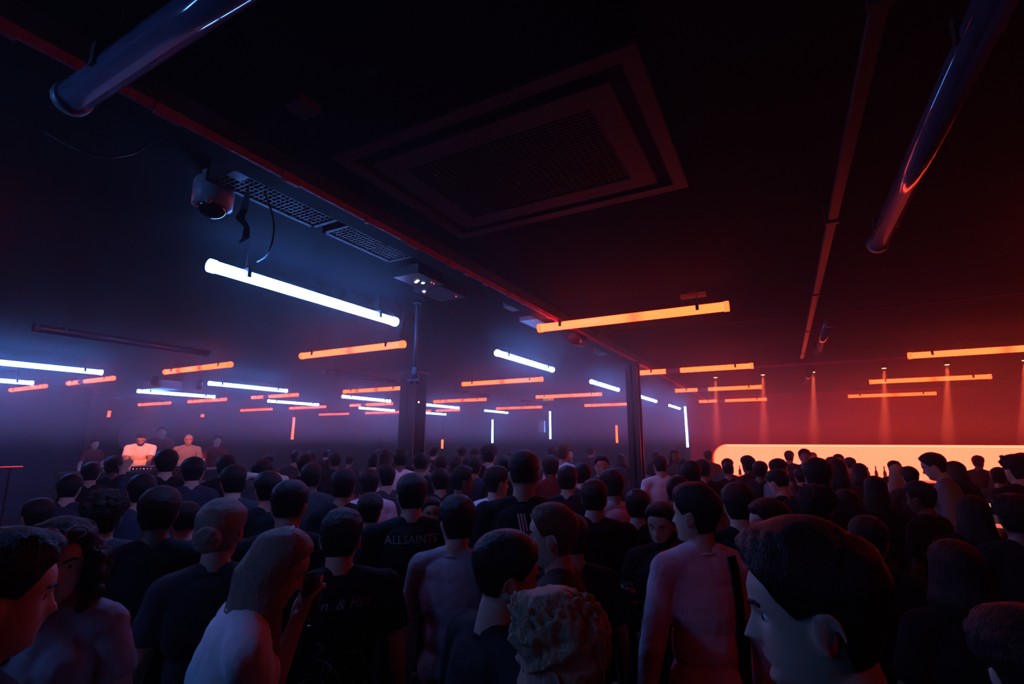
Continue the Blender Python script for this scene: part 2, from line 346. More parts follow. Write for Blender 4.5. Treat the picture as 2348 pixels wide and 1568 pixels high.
# ------------------------------------------------------------------ tube lamps
HT = 2.93; TL = 1.6; TR = .036
def tube_meshes(r, L=TL):
    a = G(); n = 14
    a.tube((-L/2+.03,0,0),(L/2-.03,0,0),r,n=n); A = a.mesh('tube')
    c = G().tube((0,0,0),(.035,0,0),r*1.12,n=n); c = c.mesh('cap')
    h = G().box((-.012,-r-.006,-.012),(.012,r+.006,r+.012)).tube((0,0,r),(0,0,CEIL-HT),.003,n=6).mesh('hanger', False)
    return A, c, h
TA, TC, THg = tube_meshes(TR)
TLN = 1.8
TAn, TCn, THn = tube_meshes(.043, TLN)
def tube_lamp(x, y, yaw, m, capm, label, group, near=False, z=HT):
    e = empty('tube_lamp', (x,y,z), yaw); tag(e, label, 'tube lamp', group)
    A, c, h = (TAn, TCn, THn) if near else (TA, TC, THg); TL = TLN if near else 1.6
    for nm, me, mm, loc, rz in (('tube', A, m, (0,0,0), 0), ('end_cap', c, capm, (TL/2-.035,0,0), 0), ('end_cap', c, capm, (-TL/2+.035,0,0), math.pi), ('hanger', h, M_steel, (-TL*.36,0,0), 0), ('hanger', h, M_steel, (TL*.36,0,0), 0)):
        if not me.materials: me.materials.append(mm)
        o = bpy.data.objects.new(nm, me); C.objects.link(o); o.parent = e; o.location = loc; o.rotation_euler = (0,0,rz)
        o.material_slots[0].link = 'OBJECT'; o.material_slots[0].material = mm
    return e
rows = [(.52,'row nearest the viewer'), (3.97,'second cross row'), (7.45,'third cross row'), (10.55,'fourth cross row'), (13.85,'farthest cross row')]
places = {-1: 'first to the right of the column line', 0: 'crossing the steel beam end', 1: 'first left of the beam', 2: 'second left of the beam', 3: 'third left of the beam', 4: 'fourth left of the beam', 5: 'fifth left of the beam'}
XC = {-1: 2.22, 0: -1.07, 1: -4.25, 2: -7.25, 3: -10.3, 4: -12.95, 5: -15.45}
unlit_o = {(0,0),(0,1),(0,-1)}
for ri, (y, rn) in enumerate(rows):
    for ci in range(-1, 6):
        if ri == 0 and ci != 0: continue
        if ri == 1 and ci == 5: continue
        if (ri, ci) in ((3,4),(4,5)) and False: continue
        x = XC[ci] + {2: 0, }.get(ri, 0)*0
        if ri == 0: tube_lamp(-.89, y, 0, M_opal, M_cap, 'unlit glossy tube lamp hanging nearest the viewer, with blue and white reflections', 'unlit tube lamps', True); continue
        if ri == 1 and ci == 3: x = -10.4
        k = {(1,0):0,(1,1):1,(1,2):2,(1,3):3,(1,4):0,(2,0):3,(2,1):1,(2,2):2,(2,3):3,(2,-1):0,(3,0):3,(3,1):0,(3,2):2,(3,3):3,(4,0):3,(4,2):2,(4,3):3}.get((ri,ci), 0)
        tube_lamp(x, y, 0, TM[('o',k)], M_ocap, 'glowing orange tube lamp, %s, %s' % (rn, places[ci]), 'glowing orange tube lamps across the room')
tube_lamp(-4.25, .52, 0, TM[('o',0)], M_ocap, 'glowing orange tube lamp, row nearest the viewer, first left of the beam', 'glowing orange tube lamps across the room')
tube_lamp(2.22, .52, 0, TM[('o',0)], M_ocap, 'glowing orange tube lamp, row nearest the viewer, on the bar side', 'glowing orange tube lamps across the room')
tube_lamp(-2.85, -4.32, R(90), TM[('w',0)], M_wcap, 'glowing white tube lamp, line closest to the beam, at the entrance wall', 'glowing white tube lamps along the room')
tube_lamp(-2.85, -.98, R(90), TM[('w',0)], M_wcap, 'glowing white tube lamp, line closest to the beam, behind the viewer', 'glowing white tube lamps along the room')
cols = [(-2.85,[(2.36,0),(5.70,2),(8.98,1),(12.4,1),(15.8,1)],'closest to the beam'), (-8.95,[(2.75,0),(5.95,2),(9.05,2),(12.2,1),(15.4,1)],'second line from the beam'), (-11.7,[(2.85,0),(6.1,2),(9.1,1),(12.3,1),(15.3,1)],'farthest line, by the stage')]
on = ['nearest the viewer','second from the viewer','third from the viewer','fourth from the viewer','farthest away']
for x, L, cn in cols:
    for i, (y, k) in enumerate(L):
        tube_lamp(x, y, R(90), TM[('w',k)], M_wcap, 'glowing white tube lamp, line %s, %s' % (cn, on[i]), 'glowing white tube lamps along the room')
for i, y in enumerate((2.56,5.8,9.0,12.2)):
    tube_lamp(-5.87, y, R(90), M_opal, M_cap, 'unlit dark tube lamp between the white lines, %s' % on[i], 'unlit tube lamps')
tube_lamp(-14.1, 6.2, R(90), M_opal, M_cap, 'unlit tube lamp glinting red above the stage', 'unlit tube lamps')
for y, l in ((2.13,'unlit purple tube lamp with long red reflection, nearest on the bar side'), (5.75,'unlit glossy tube lamp with two bright reflections on the bar side'), (9.2,'short-looking unlit tube lamp beside the row of spotlights')):
    tube_lamp(.525 if y < 3 else .44, y, R(90), M_opal, M_cap, l, 'unlit tube lamps', y < 3)
# upright tube lamps at the far wall
def up_tube(px, y0, y1, dep, kind, label, r=.032):
    a = at_depth(px, y0, dep); b = at_depth(px, y1, dep); L = a[2]-b[2]; e = empty('upright_tube_lamp', (b[0],b[1],b[2])); tag(e, label, 'tube lamp', 'upright tube lamps')
    m, cm = (TM[('o',0)], M_ocap) if kind == 'o' else (TM[('w',0)], M_wcap)
    G().tube((0,0,.03),(0,0,L-.03),r,n=14).build('tube', m, e, True)
    for z in (0, L-.03): G().tube((0,0,z),(0,0,z+.03),r*1.1,n=14).build('end_cap', cm, e, True)
    G().tube((0,0,L),(0,0,CEIL-b[2]),.006,n=6).build('hanging_rod', M_cable, e)
up_tube(1577,932,1025,15.2,'w','tall upright white tube lamp left of the glowing bar panel')
up_tube(1129,962,1015,17.5,'w','upright white tube lamp in the haze, left of the pair at the far wall')
up_tube(1262,943,1006,17.5,'w','upright white tube lamp in the haze beside a small pale box')
up_tube(1415,975,1015,15.5,'o','short upright orange tube lamp just left of the steel column')
up_tube(670,957,1007,14.0,'o','upright orange tube lamp above the crowd right of the stage')
up_tube(1014,1008,1028,15.5,'o','small upright orange tube lamp low over the far crowd')
up_tube(249,942,956,12.5,'o','tiny upright orange lamp above the stage corner')
up_tube(464,950,956,12.5,'o','tiny orange lamp dot above the stage')
up_tube(1466,1000,1055,13.0,'o','thin upright orange tube half hidden behind the steel column', .018)
p = at_depth(1243,978,17.6); e = empty('wall_box', tuple(p)); tag(e, 'small pale upright box beside the white tube at the far wall', 'box'); G().box((-.1,-.05,-.2),(.1,.05,.2)).build('case', M_whitep, e); G().tube((0,0,.2),(0,0,CEIL-p[2]),.008,n=6).build('hanging_rod', M_cable, e)
p = at_depth(960,922,7.5); e = empty('hanging_bulb', tuple(p)); tag(e, 'tiny yellowish pinpoint lamp hanging before the hazy column', 'lamp'); G().ell((0,0,0),(.014,.014,.014),10,8).build('bulb', mat('yellow_bulb',(0,0,0),emit=(1,.8,.45),es=3), e, True); G().tube((0,0,.01),(0,0,CEIL-p[2]),.003,n=6).build('wire', M_cable, e)
p = at_depth(1258,915,13.0); e = empty('exit_sign', tuple(p)); tag(e, 'small green and orange lit sign under the orange tube in the haze', 'sign'); G().box((-.16,-.02,-.05),(.16,.02,.05)).build('case', M_steel, e)
for a_, b_, mm in ((-.15,.0,mat('green_sign',(0,0,0),emit=(.25,.4,.03),es=.8)),(.0,.15,mat('orange_sign',(0,0,0),emit=(1,.15,.02),es=1.2))): G().box((a_,-.024,-.04),(b_,-.02,.04)).build('lit_face', mm, e)
G().tube((0,0,.05),(0,0,CEIL-p[2]),.006,n=6).build('hanging_rod', M_cable, e)
# spotlights over the bar
sx = [-1.02,-.22,.56,1.56,2.36,3.25,4.2,5.1]
nm = ['leftmost','second from left','third from left','fourth from left','fifth from left','sixth from left','seventh from left','rightmost']
for i, x in enumerate(sx):
    e = empty('ceiling_spotlight', (x,9.95,CEIL)); tag(e, 'small warm spotlight shining down through the haze over the bar, %s' % nm[i], 'spotlight', 'spotlights over the bar')
    G().lathe([(.045,-.06),(.045,0)],16).build('housing', M_steel, e, True)
    G().lathe([(.03,-.068),(.03,-.06)],16).build('lens', mat('spot_lens',(0,0,0),emit=(1,.5,.25),es=4), e, True)
    L = bpy.data.lights.new('spot_beam','SPOT'); L.energy = 7000; L.color = (1,.11,.045); L.spot_size = R(10); L.spot_blend = .4; L.shadow_soft_size = .025
    lo = bpy.data.objects.new('spot_beam', L); C.objects.link(lo); lo.parent = e; lo.location = (0,0,-.08); lo.rotation_euler = (R(-2), R(3+1.2*i), 0)

for n_ in ('orange_lit_cap','white_lit_cap','red_indicator','white_indicator','spot_lens','yellow_bulb','green_sign','orange_sign'): MATS[n_].cycles.emission_sampling = 'NONE'
# ------------------------------------------------------------------ people
def vnorm(V, Fc):
    n = np.zeros_like(V)
    for k in range(1, len(Fc[0])-1):
        c = np.cross(V[Fc[:,k]]-V[Fc[:,0]], V[Fc[:,k+1]]-V[Fc[:,0]])
        for j in (0, k, k+1): np.add.at(n, Fc[:,j], c)
    return n/np.maximum(np.linalg.norm(n, axis=1, keepdims=True), 1e-12)
zk = np.array([0,.012,.03,.045,.058,.075,.09,.115,.13,.16,.19,.21,.219,.224,.228,.2305,.232])
yf = np.array([.050,.078,.084,.079,.084,.083,.082,.084,.091,.090,.076,.054,.042,.033,.023,.012,0])
yb = -np.array([.005,.02,.04,.052,.06,.07,.08,.094,.099,.101,.090,.070,.055,.043,.030,.016,0])
wk = np.array([.026,.042,.054,.060,.064,.068,.070,.0745,.0765,.0775,.068,.052,.041,.033,.023,.012,0])
def head_surf(n, m, wide=1.0, smooth_face=False):
    """rows from chin to crown, columns around; az 0 = front (+y)"""
    s = np.linspace(0, 1, m); z = .232*(1-np.cos(s*math.pi*.5)**1)*0 + .232*np.sin(s*math.pi/2)**1.0
    z = .232*s**.0*(1-(1-s)**1.7)
    az = np.linspace(0, 2*math.pi, n, endpoint=False)
    F_ = np.interp(z, zk, yf); B_ = np.interp(z, zk, yb); W_ = np.interp(z, zk, wk)*wide
    def sm(a):
        k = np.ones(5)/5; p = np.pad(a, 2, mode='edge'); return np.convolve(p, k, 'valid')
    F_, B_, W_ = sm(F_), sm(B_), sm(W_)
    F_[-1] = B_[-1] = W_[-1] = 0
    yc = (F_+B_)*.12
    X = np.sin(az)[None,:]*W_[:,None]
    c = np.cos(az)[None,:]; sgn = np.where(c > 0, (F_-yc)[:,None], (yc-B_)[:,None])
    Y = yc[:,None]+c*sgn
    Z = np.repeat(z[:,None], n, 1)
    if not smooth_face:
        fr = np.clip(c, 0, 1)**.5
        gs = lambda x0, z0, sx, sz: np.exp(-((np.abs(X)-x0)/sx)**2-((Z-z0)/sz)**2)
        ramp = np.clip((.128-Z)/(.128-.083), 0, 1)*np.clip((Z-.070)/.009, 0, 1)
        D = .030*ramp*np.exp(-(X/(.0085+.006*ramp))**2)+.007*gs(.013,.078,.006,.006)
        D += -.013*gs(.032,.117,.015,.010)+.004*gs(.028,.134,.018,.006)+.004*gs(.048,.092,.014,.012)
        lipw = np.exp(-(X/.021)**2)
        D += lipw*(.0065*np.exp(-((Z-.063)/.0045)**2)+.007*np.exp(-((Z-.051)/.005)**2)-.005*np.exp(-((Z-.057)/.002)**2))
        D += .006*np.exp(-(X/.02)**2-((Z-.018)/.012)**2)-.003*np.exp(-(X/.02)**2-((Z-.038)/.007)**2)
        Y = Y+D*fr
    V = np.stack([X, Y, Z], -1).reshape(-1, 3)
    f = []
    for i in range(m-1):
        for k in range(n): f.append((i*n+k, i*n+(k+1)%n, (i+1)*n+(k+1)%n, (i+1)*n+k))
    return V, f, n, m
def noise3(P, fr, seed, k=5):
    r = np.random.RandomState(seed); o = np.zeros(len(P))
    for i in range(k):
        d = r.normal(size=(3,)); d /= np.linalg.norm(d); d2 = r.normal(size=(3,)); d2 /= np.linalg.norm(d2)
        ff = fr*(1+.5*i); o += np.sin(P@d*ff+r.uniform(0,6)+1.3*np.sin(P@d2*ff*.7+r.uniform(0,6)))/(1+.4*i)
    return o/k
def rotm(ax, a):
    return np.array(Matrix.Rotation(a, 3, ax))
def smoothstep(t): t = np.clip(t, 0, 1); return t*t*(3-2*t)
def remesh(g, vox, smooth=3, disp=None):
    me = g.mesh('tmp'); o = bpy.data.objects.new('tmp', me); C.objects.link(o)
    r = o.modifiers.new('r','REMESH'); r.mode = 'VOXEL'; r.voxel_size = vox; r.use_smooth_shade = True
    s = o.modifiers.new('s','SMOOTH'); s.factor = .5; s.iterations = smooth
    dg = bpy.context.evaluated_depsgraph_get(); out = bpy.data.meshes.new_from_object(o.evaluated_get(dg))
    bpy.data.objects.remove(o); bpy.data.meshes.remove(me)
    if disp is not None and len(out.vertices):
        V = np.empty(len(out.vertices)*3); out.vertices.foreach_get('co', V); V = V.reshape(-1,3)
        N = np.empty(len(out.vertices)*3); out.vertices.foreach_get('normal', N); N = N.reshape(-1,3)
        V = V+N*disp(V)[:,None]; out.vertices.foreach_set('co', V.ravel()); out.update()
    out.shade_smooth(); return out
def hair_geo(style, th, seed, hi):
    """a cap of hair over the head surface, sinking under the skin below the hairline"""
    n, m = (120, 90) if hi else (56, 40)
    V, f, n, m = head_surf(n, m, smooth_face=True)
    Fc = np.array(f); N = vnorm(V, Fc)
    c = V-np.array([0,0,.12]); flip = np.sign(np.sum(N*c, 1)); N = N*np.where(flip < 0, -1, 1)[:,None]
    N[-n:] = (0,0,1); az = np.abs(np.arctan2(V[:,0], V[:,1])); z = V[:,2]
    low = {'short':.045,'fade':.07,'curly':.04,'long':.0,'bun':.05,'bob':.0,'bald':.3}.get(style,.05)
    hl = np.interp(np.degrees(az), [0,35,58,72,85,105,125,180], [.186,.182,.150,.118,.125,.125,low,low])
    k = smoothstep((z-hl)/.022+.25)
    top = smoothstep((z-.12)/.09)
    t = th*(.45+.75*top)*(1+.25*np.cos(az)*top)
    if style == 'fade': t = th*(.2+1.1*top)
    nz = noise3(V, 90, seed, 6); nf = noise3(V*np.array([1,1,.35]), 260, seed+1, 6)
    amp = {'curly':.7,'short':.16,'fade':.10,'bun':.16}.get(style,.14)
    t = t*(1+amp*nz*1.6+amp*.9*nf)
    bl = smoothstep((z-.213)/.017); t = t*(1-bl)+np.mean(t[z > .2])*bl; off = k*t-(1-k)*.007
    V = V+N*off[:,None]
    return V, f
def hand_pts(g, wr, d, nrm, curl=.5, sc=1.0, side=1, spread=.1, n=8):
    d = d/np.linalg.norm(d); nrm = nrm-d*(nrm@d); nrm /= np.linalg.norm(nrm); s = np.cross(nrm, d)*side
    Rm = np.stack([s, nrm, d], 1)
    g.ell(wr+d*.045*sc, (.040*sc,.015*sc,.052*sc), 14, 10, Rm)
    g.tube(wr-d*.01, wr+d*.02*sc, .024*sc, .026*sc, n=10, cap=1)
    for i, (x, L, r) in enumerate(((-.030,.072,.0085),(-.010,.082,.009),(.011,.077,.0088),(.031,.060,.0078))):
        p = wr+(s*x+d*.085)*sc; a = spread*(x/.03)*.5; dr = d*math.cos(a)+s*math.sin(a); th = .12+curl*.5
        for k, fr in enumerate((.45,.32,.26)):
            dd = dr*math.cos(th)+nrm*math.sin(th); q = p+dd*L*fr*sc; g.tube(p, q, r*(1-.07*k)*sc, r*(.93-.08*k)*sc, n=n, cap=1, rings=3); p = q; th += curl*(.9-.1*i)
    p = wr+(s*-.03+d*.02+nrm*.005)*sc; dr = (s*-.75+d*.65+nrm*.35*(.5+curl)); dr /= np.linalg.norm(dr)
    for k, L in enumerate((.040,.032,.026)):
        q = p+dr*L*sc; g.tube(p, q, (.013,.0105,.0095)[k]*sc, (.0105,.0095,.008)[k]*sc, n=n, cap=1, rings=3); p = q; dr = dr*.85+d*.25+nrm*.25*curl; dr /= np.linalg.norm(dr)
def ik(S, W, L1, L2, hint):
    v = W-S; D = min(np.linalg.norm(v), (L1+L2)*.999); u = v/np.linalg.norm(v); W = S+u*D
    a = (L1*L1-L2*L2+D*D)/(2*D); h = math.sqrt(max(L1*L1-a*a, 0)); hn = hint-u*(hint@u); hn /= np.linalg.norm(hn)
    return S+u*a+hn*h, W
SKIN = [mat('fair_skin',(.55,.33,.25),.5,bump=.08,bscale=150,spec=.35), mat('tan_skin',(.40,.22,.15),.5,bump=.08,bscale=150,spec=.35), mat('deep_skin',(.16,.08,.055),.45,bump=.08,bscale=150,spec=.4)]
def hairm(n, c): return mat(n+'_hair', c, .45, bump=.9, bscale=60, stretch=(6,6,1), spec=.3, var=.4, vs=60)
HAIR = dict(black=hairm('black',(.008,.007,.007)), brown=hairm('brown',(.035,.02,.014)), dark=hairm('dark_brown',(.016,.010,.008)), blond=hairm('blond',(.50,.38,.24)), grey=hairm('ash_blond',(.33,.27,.22)), ginger=hairm('auburn',(.14,.05,.025)))
def cloth(n, c): return mat(n+'_fabric', c, .85, bump=.5, bscale=22, var=.12, vs=30, spec=.2)
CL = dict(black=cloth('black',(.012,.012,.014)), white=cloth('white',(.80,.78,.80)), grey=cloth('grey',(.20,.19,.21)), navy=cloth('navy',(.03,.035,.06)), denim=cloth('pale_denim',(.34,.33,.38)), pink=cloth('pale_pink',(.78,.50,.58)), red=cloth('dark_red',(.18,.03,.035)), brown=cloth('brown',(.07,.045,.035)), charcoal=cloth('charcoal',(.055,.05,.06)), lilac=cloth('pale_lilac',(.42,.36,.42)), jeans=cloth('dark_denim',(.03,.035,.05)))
M_eye = mat('eye_white',(.6,.58,.55),.15); M_iris = mat('dark_iris',(.03,.02,.015),.1); M_shoe = mat('black_leather',(.02,.02,.02),.4); M_print = mat('pale_print',(.34,.34,.42),.7); M_chain = mat('silver_chain',(.7,.7,.75),.2,metal=1)
NP = 0
PEOPLE = []
def person(label, px, py, dep, look, h='short', hc='dark', sh='black', sk=0, th=.016, q=1, lean=0, hy=0, hp=0, bulk=1.0, arms=None, sleeve=.55, group=None, ears=True, extra=None, side=0, dy=0, zbase=0, beard=False, wide=1.0):
    """px,py = where the top of the hair is seen; dep = level distance; look: 0 away, 90 to the viewer's right, 180 towards the viewer"""
    global NP; NP += 1; seed = NP*13+5
    top = at_depth(px, py, dep); H = top[2]-zbase
    bear = math.atan2(top[0], top[1]); rz = -(bear+R(look))
    sc = H/1.765
    if zbase or True:
        pass
    hi = q >= 3; vox = {3:.0048, 2:.0078, 1:.013, 0:.020}[q]; nn = 14 if q > 0 else 10
    e = empty('person', (0,0,0), rz); tag(e, label, 'person', group)
    Rl = rotm('X', -lean) if lean else np.eye(3)                       # lean forward about the hips
    hipc = np.array([0,0,.93])
    if side: Rl = rotm('Y', side) @ Rl
    def T(p): p = np.array(p, float); return Rl @ (p-hipc)+hipc
    neck = np.array([0,-.012,1.475]); hb = np.array([0,.0,1.495])
    Rh = Rl @ rotm('Z', -hy) @ rotm('X', -hp)
    piv = T(hb); 
    def TH(p): return (np.array(p)-np.array([0,-.01,.02])) @ Rh.T+piv+Rh@np.array([0,0,.018])
    b = bulk
    body = G()
    def torso(g, d, neckon=True):
        g.ell(T((0,0,.97)), (.165*b+d,.115*b+d,.13+d), 20, 12, Rl)
        g.ell(T((0,.0,1.12)), (.140*b+d,.100*b+d,.16+d), 20, 12, Rl)
        g.ell(T((0,-.005,1.29)), (.168*b+d,.112*b+d,.18+d), 20, 12, Rl)
        g.ell(T((0,-.02,1.375)), (.150*b+d,.085*b+d,.095+d), 20, 12, Rl)
        for s in (-1,1):
            g.tube(T((s*.03,-.02,1.465-d*.6)), T((s*(.155*b),-.012,1.405)), .046+d*.8, .056+d, n=nn, cap=1)
            g.ell(T((s*.08*b,.055*b,1.31)), (.075*b+d,.05+d,.07+d), 14, 10, Rl)
    torso(body, 0)
    body.tube(T((0,-.022,1.43)), T(hb)+Rh@np.array([0,-.005,.04]), .060*(.6+.4*b), .054*(.6+.4*b), n=18, cap=1)
    V, f, n_, m_ = head_surf(*((150,130) if hi else (72,60) if q == 2 else (40,36)), wide=wide)
    body.add(TH(V), f+[tuple(range(n_-1,-1,-1))])
    if ears:
        for s in (-1,1):
            Re = Rh @ rotm('Y', s*.25) @ rotm('Z', s*-.35)
            body.ell(TH((s*.076,-.012,.104)), (.009,.018,.031), 12, 10, Re)
            if hi:
                ctr = np.array([s*.083,-.014,.106]); pts = [TH(ctr+np.array([s*.005*math.sin(a)*0+s*.003,.017*math.cos(a)-.003,.029*math.sin(a)])) for a in np.linspace(-1.2,3.4,14)]
                for a_, b_ in zip(pts[:-1], pts[1:]): body.tube(a_, b_, .0042, n=8, cap=1, rings=2)
    shirt = G(); torso(shirt, .013)
    shirt.tube(T((0,0,.84)), T((0,0,1.0)), .178*b, .172*b, n=22) if False else shirt.ell(T((0,0,.90)), (.178*b,.128*b,.10), 20, 10, Rl)
    A = arms or {}
    info = {}
    for s, k in ((-1,'L'),(1,'R')):
        S = T((s*(.178*b),-.01,1.40)); a = A.get(k)
        if a is None: W0 = T((s*(.25*b+.02), .06, .88)); hint = Rl@np.array([s*.5,-1,0]); hd = None
        else: W0 = T(a['w']); hint = Rl@np.array(a.get('hint',(s*.6,-.6,-.5)), float); hd = a
        E, W_ = ik(S, W0, .285, .255, hint)
        body.tube(S, E, .050*b, .040, n=nn, cap=1); body.tube(E, W_, .040, .027, n=nn, cap=1)
        body.ell(E+(W_-E)*.25, (.043,.043,.055), 12, 8)
        dr = (W_-E); dr = dr/np.linalg.norm(dr); nr = Rl@np.array([-s,0,0.]) ; cu = .55
        if hd: dr = Rl@np.array(hd['d'], float) if 'd' in hd else dr; nr = Rl@np.array(hd.get('n',(-s,0,0)), float); cu = hd.get('curl',.55)
        if q >= 1: hand_pts(body, W_, dr, nr, cu, 1.0, side=s*(1 if not hd else hd.get('flip',1)), n=8 if hi else 6)
        else: body.ell(W_+dr*.06, (.03,.03,.07), 8, 8)
        info[k] = (S, E, W_, dr)
        if sleeve > 0:
            if sleeve <= 1: shirt.tube(S, S+(E-S)*sleeve*1.2, .062*b, .066*b, n=18, rings=4); shirt.ell(S, (.064*b,.062*b,.064*b), 14, 10)
            else: shirt.ell(S, (.064*b,.062*b,.064*b), 14, 10); shirt.tube(S, E, .062*b, .052, n=18, cap=1); shirt.tube(E, E+(W_-E)*(sleeve-1), .052, .040, n=18)
        # legs
    feet = []
    pants = G()
    for s in (-1,1):
        Hh = np.array([s*.085*b,0,.92]); K = np.array([s*.10,.015,.50]); An = np.array([s*.115,-.01,.09])
        body.tube(Hh, K, .082*b, .055, n=nn, cap=1); body.tube(K, An, .054, .036, n=nn, cap=1); body.ell((s*.115,.05,.035), (.040,.10,.035), 12, 8)
        pants.tube(Hh, K, .097*b, .070, n=nn, cap=1); pants.tube(K, An+np.array([0,0,-.01]), .070, .058, n=nn)
    pants.ell((0,0,.93), (.176*b,.126*b,.11), 18, 10)
    mb = remesh(body, vox, 2 if q else 1)
    wr = (lambda P: .005*noise3(P*np.array([1,1,.5]), 38, seed, 5)+.0025*noise3(P, 95, seed+3, 4)) if q >= 2 else None
    ms = remesh(shirt, max(vox, .008), 3 if q else 2, wr)
    mp = remesh(pants, .018, 2)
    hairm_ = HAIR[hc]; parts = []
    if h != 'bald':
        base = {'bun':'bun','long':'long','bob':'long','pony':'bun','cap':'fade','curly':'curly','bigcurl':'curly'}.get(h, h)
        V, f = hair_geo(base, th, seed, hi or q == 2)
        if h in ('long','bob','bun','pony','bigcurl'):
            g = G(); g.add(TH(V), f+[tuple(range((120 if (hi or q==2) else 56)-1,-1,-1))])
            rr = random.Random(seed)
            if h in ('long','bob'):
                Lz = .30 if h == 'long' else .10
                for i in range(26):
                    a = R(68+224*i/25); x0 = math.sin(a); y0 = math.cos(a)
                    P0 = TH(np.array([.070*x0,-.005+.085*y0,.165])); P1 = TH(np.array([.082*x0,-.010+.094*y0,.07]))
                    dn = np.array([0,0,-1.]); ff = Rh@np.array([x0*.2,y0*.25,0]); 
                    P2 = P1+dn*Lz*.5*rr.uniform(.85,1.1)+ff*.08; P3 = P2+dn*Lz*.6*rr.uniform(.7,1.1)+ff*.02
                    if (P3-piv)@(Rh@np.array([0,1,0])) > -.02: P3 += Rh@np.array([0,.02,0])
                    g.tube(P0, P1, .016, .017, n=8, cap=1); g.tube(P1, P2, .017, .016, n=8, cap=1); g.tube(P2, P3, .016, .005, n=8, cap=1)
            elif h == 'bigcurl':
                for i in range(210):
                    a = rr.uniform(R(50),R(310)); zz = rr.uniform(-.13,.2); rad = .105+.02*math.sin(zz*20)+rr.uniform(-.01,.015)
                    if zz > .15: rad *= .75
                    g.ell(TH(np.array([rad*math.sin(a)*.95,-.01+rad*math.cos(a),zz])), (.024,.024,.028), 8, 6)
            elif h == 'bun':
                g.ell(TH(np.array([.0,-.138,.115])), (.050,.042,.050), 14, 10, Rh)
                for i in range(9): a = i*.75; g.ell(TH(np.array([.032*math.sin(a),-.158,.115+.034*math.cos(a)])), (.018,.018,.014), 8, 6)
            elif h == 'pony':
                p0 = TH(np.array([0,-.115,.15])); p1 = TH(np.array([0,-.155,.12])); g.tube(p0, p1, .018, .028, n=10, cap=1); g.tube(p1, p1+np.array([0,0,-.2])+Rh@np.array([0,-.02,0]), .028, .010, n=10, cap=1)
            amp = .004 if h != 'bigcurl' else .003
            mh = remesh(g, max(vox,.006), 1, lambda P: amp*noise3(P*np.array([1,1,.06]), 330, seed, 6)+(.003*noise3(P,150,seed,5) if h == 'bigcurl' else .002*noise3(P,40,seed,3)))
        else:
            g = G(); g.add(TH(V), f); mh = g.mesh('hair')
        parts.append(('hair', mh, hairm_))
    parts += [('shirt', ms, CL[sh]), ('trousers', mp, CL['jeans'] if NP % 2 else CL['black'])]
    # collar
    if q >= 2:
        g = G(); cc = T((0,-.016,1.452)); rad = .063; pts = [cc+Rl@np.array([rad*math.cos(a),rad*.95*math.sin(a),-.020*math.sin(a)]) for a in np.linspace(0,2*math.pi,25)]
        for a_, b_ in zip(pts[:-1], pts[1:]): g.tube(a_, b_, .0075, n=8, cap=1, rings=2)
        parts.append(('collar', remesh(g, .005, 1), CL[sh]))
    g = G()
    for s in (-1,1): g.ell((s*.115,.05,.045), (.050,.135,.045), 14, 8); g.box((s*.115-.045,-.075,.0),(s*.115+.045,.17,.03))
    parts.append(('shoes', remesh(g, .014, 2), M_shoe))
    if beard:
        V, f, n_, m_ = head_surf(72, 60); N = vnorm(V, np.array(f)); cdir = V-np.array([0,0,.1]); N = N*np.where(np.sum(N*cdir,1) < 0, -1, 1)[:,None]
        az = np.degrees(np.abs(np.arctan2(V[:,0],V[:,1]))); k = smoothstep((np.interp(az,[0,20,35,70,90],[.047,.05,.062,.105,.1])-V[:,2])/.01+.2)*(az < 92)
        V = V+N*(k*.007-(1-k)*.006)[:,None]; gg = G(); gg.add(TH(V), f); parts.append(('beard', gg.mesh('beard'), hairm_))
    if q >= 2 and abs(look) > 40:
        for s in (-1,1):
            g = G(); g.ell(TH(np.array([s*.031,.0605,.1165])), (.0118,.0118,.0112), 14, 10, Rh); parts.append(('eye', g.mesh('eye'), M_eye))
            g = G(); g.ell(TH(np.array([s*.031,.0708,.1160])), (.0060,.0035,.0060), 12, 8, Rh); parts.append(('iris', g.mesh('iris'), M_iris))
            g = G(); pts = [TH(np.array([s*(.018+.028*t),.092-.016*t*t-.004,.134+.006*math.sin(t*2.6)])) for t in np.linspace(0,1,6)]
            for a_, b_ in zip(pts[:-1], pts[1:]): g.tube(a_, b_, .0042, n=8, cap=1, rings=2)
            parts.append(('eyebrow', g.mesh('eyebrow'), hairm_))
    # scale to the height seen and stand the head where it is seen
    allz = max([v for nm_, me, _ in parts if nm_ == 'hair' for v in [max(vv.co.z for vv in me.vertices)]] or [max(vv.co.z for vv in mb.vertices)])
    sc = H/allz
    hc_ = TH(np.array([0,-.005,.16]))*sc; cr, sr = math.cos(rz), math.sin(rz)
    e.location = (top[0]-(cr*hc_[0]-sr*hc_[1]), top[1]-(sr*hc_[0]+cr*hc_[1]), zbase)
    made = {}
    par = link('body', mb, SKIN[sk], e); made['body'] = par
    for nm_, me, mm in parts:
        o = link(nm_, me, mm, e); made.setdefault(nm_, o)
        if nm_ == 'iris': o.parent = made.get('eye_last', e)
        if nm_ == 'eye': made['eye_last'] = o
    for me in [mb]+[p[1] for p in parts]:
        V = np.empty(len(me.vertices)*3); me.vertices.foreach_get('co', V); me.vertices.foreach_set('co', V*sc); me.update()
    PEOPLE.append((e, label, H, q))
    ctx = dict(e=e, T=T, TH=TH, Rh=Rh, Rl=Rl, sc=sc, info=info, made=made, seed=seed, rz=rz)
    if extra: extra(ctx)
    return ctx
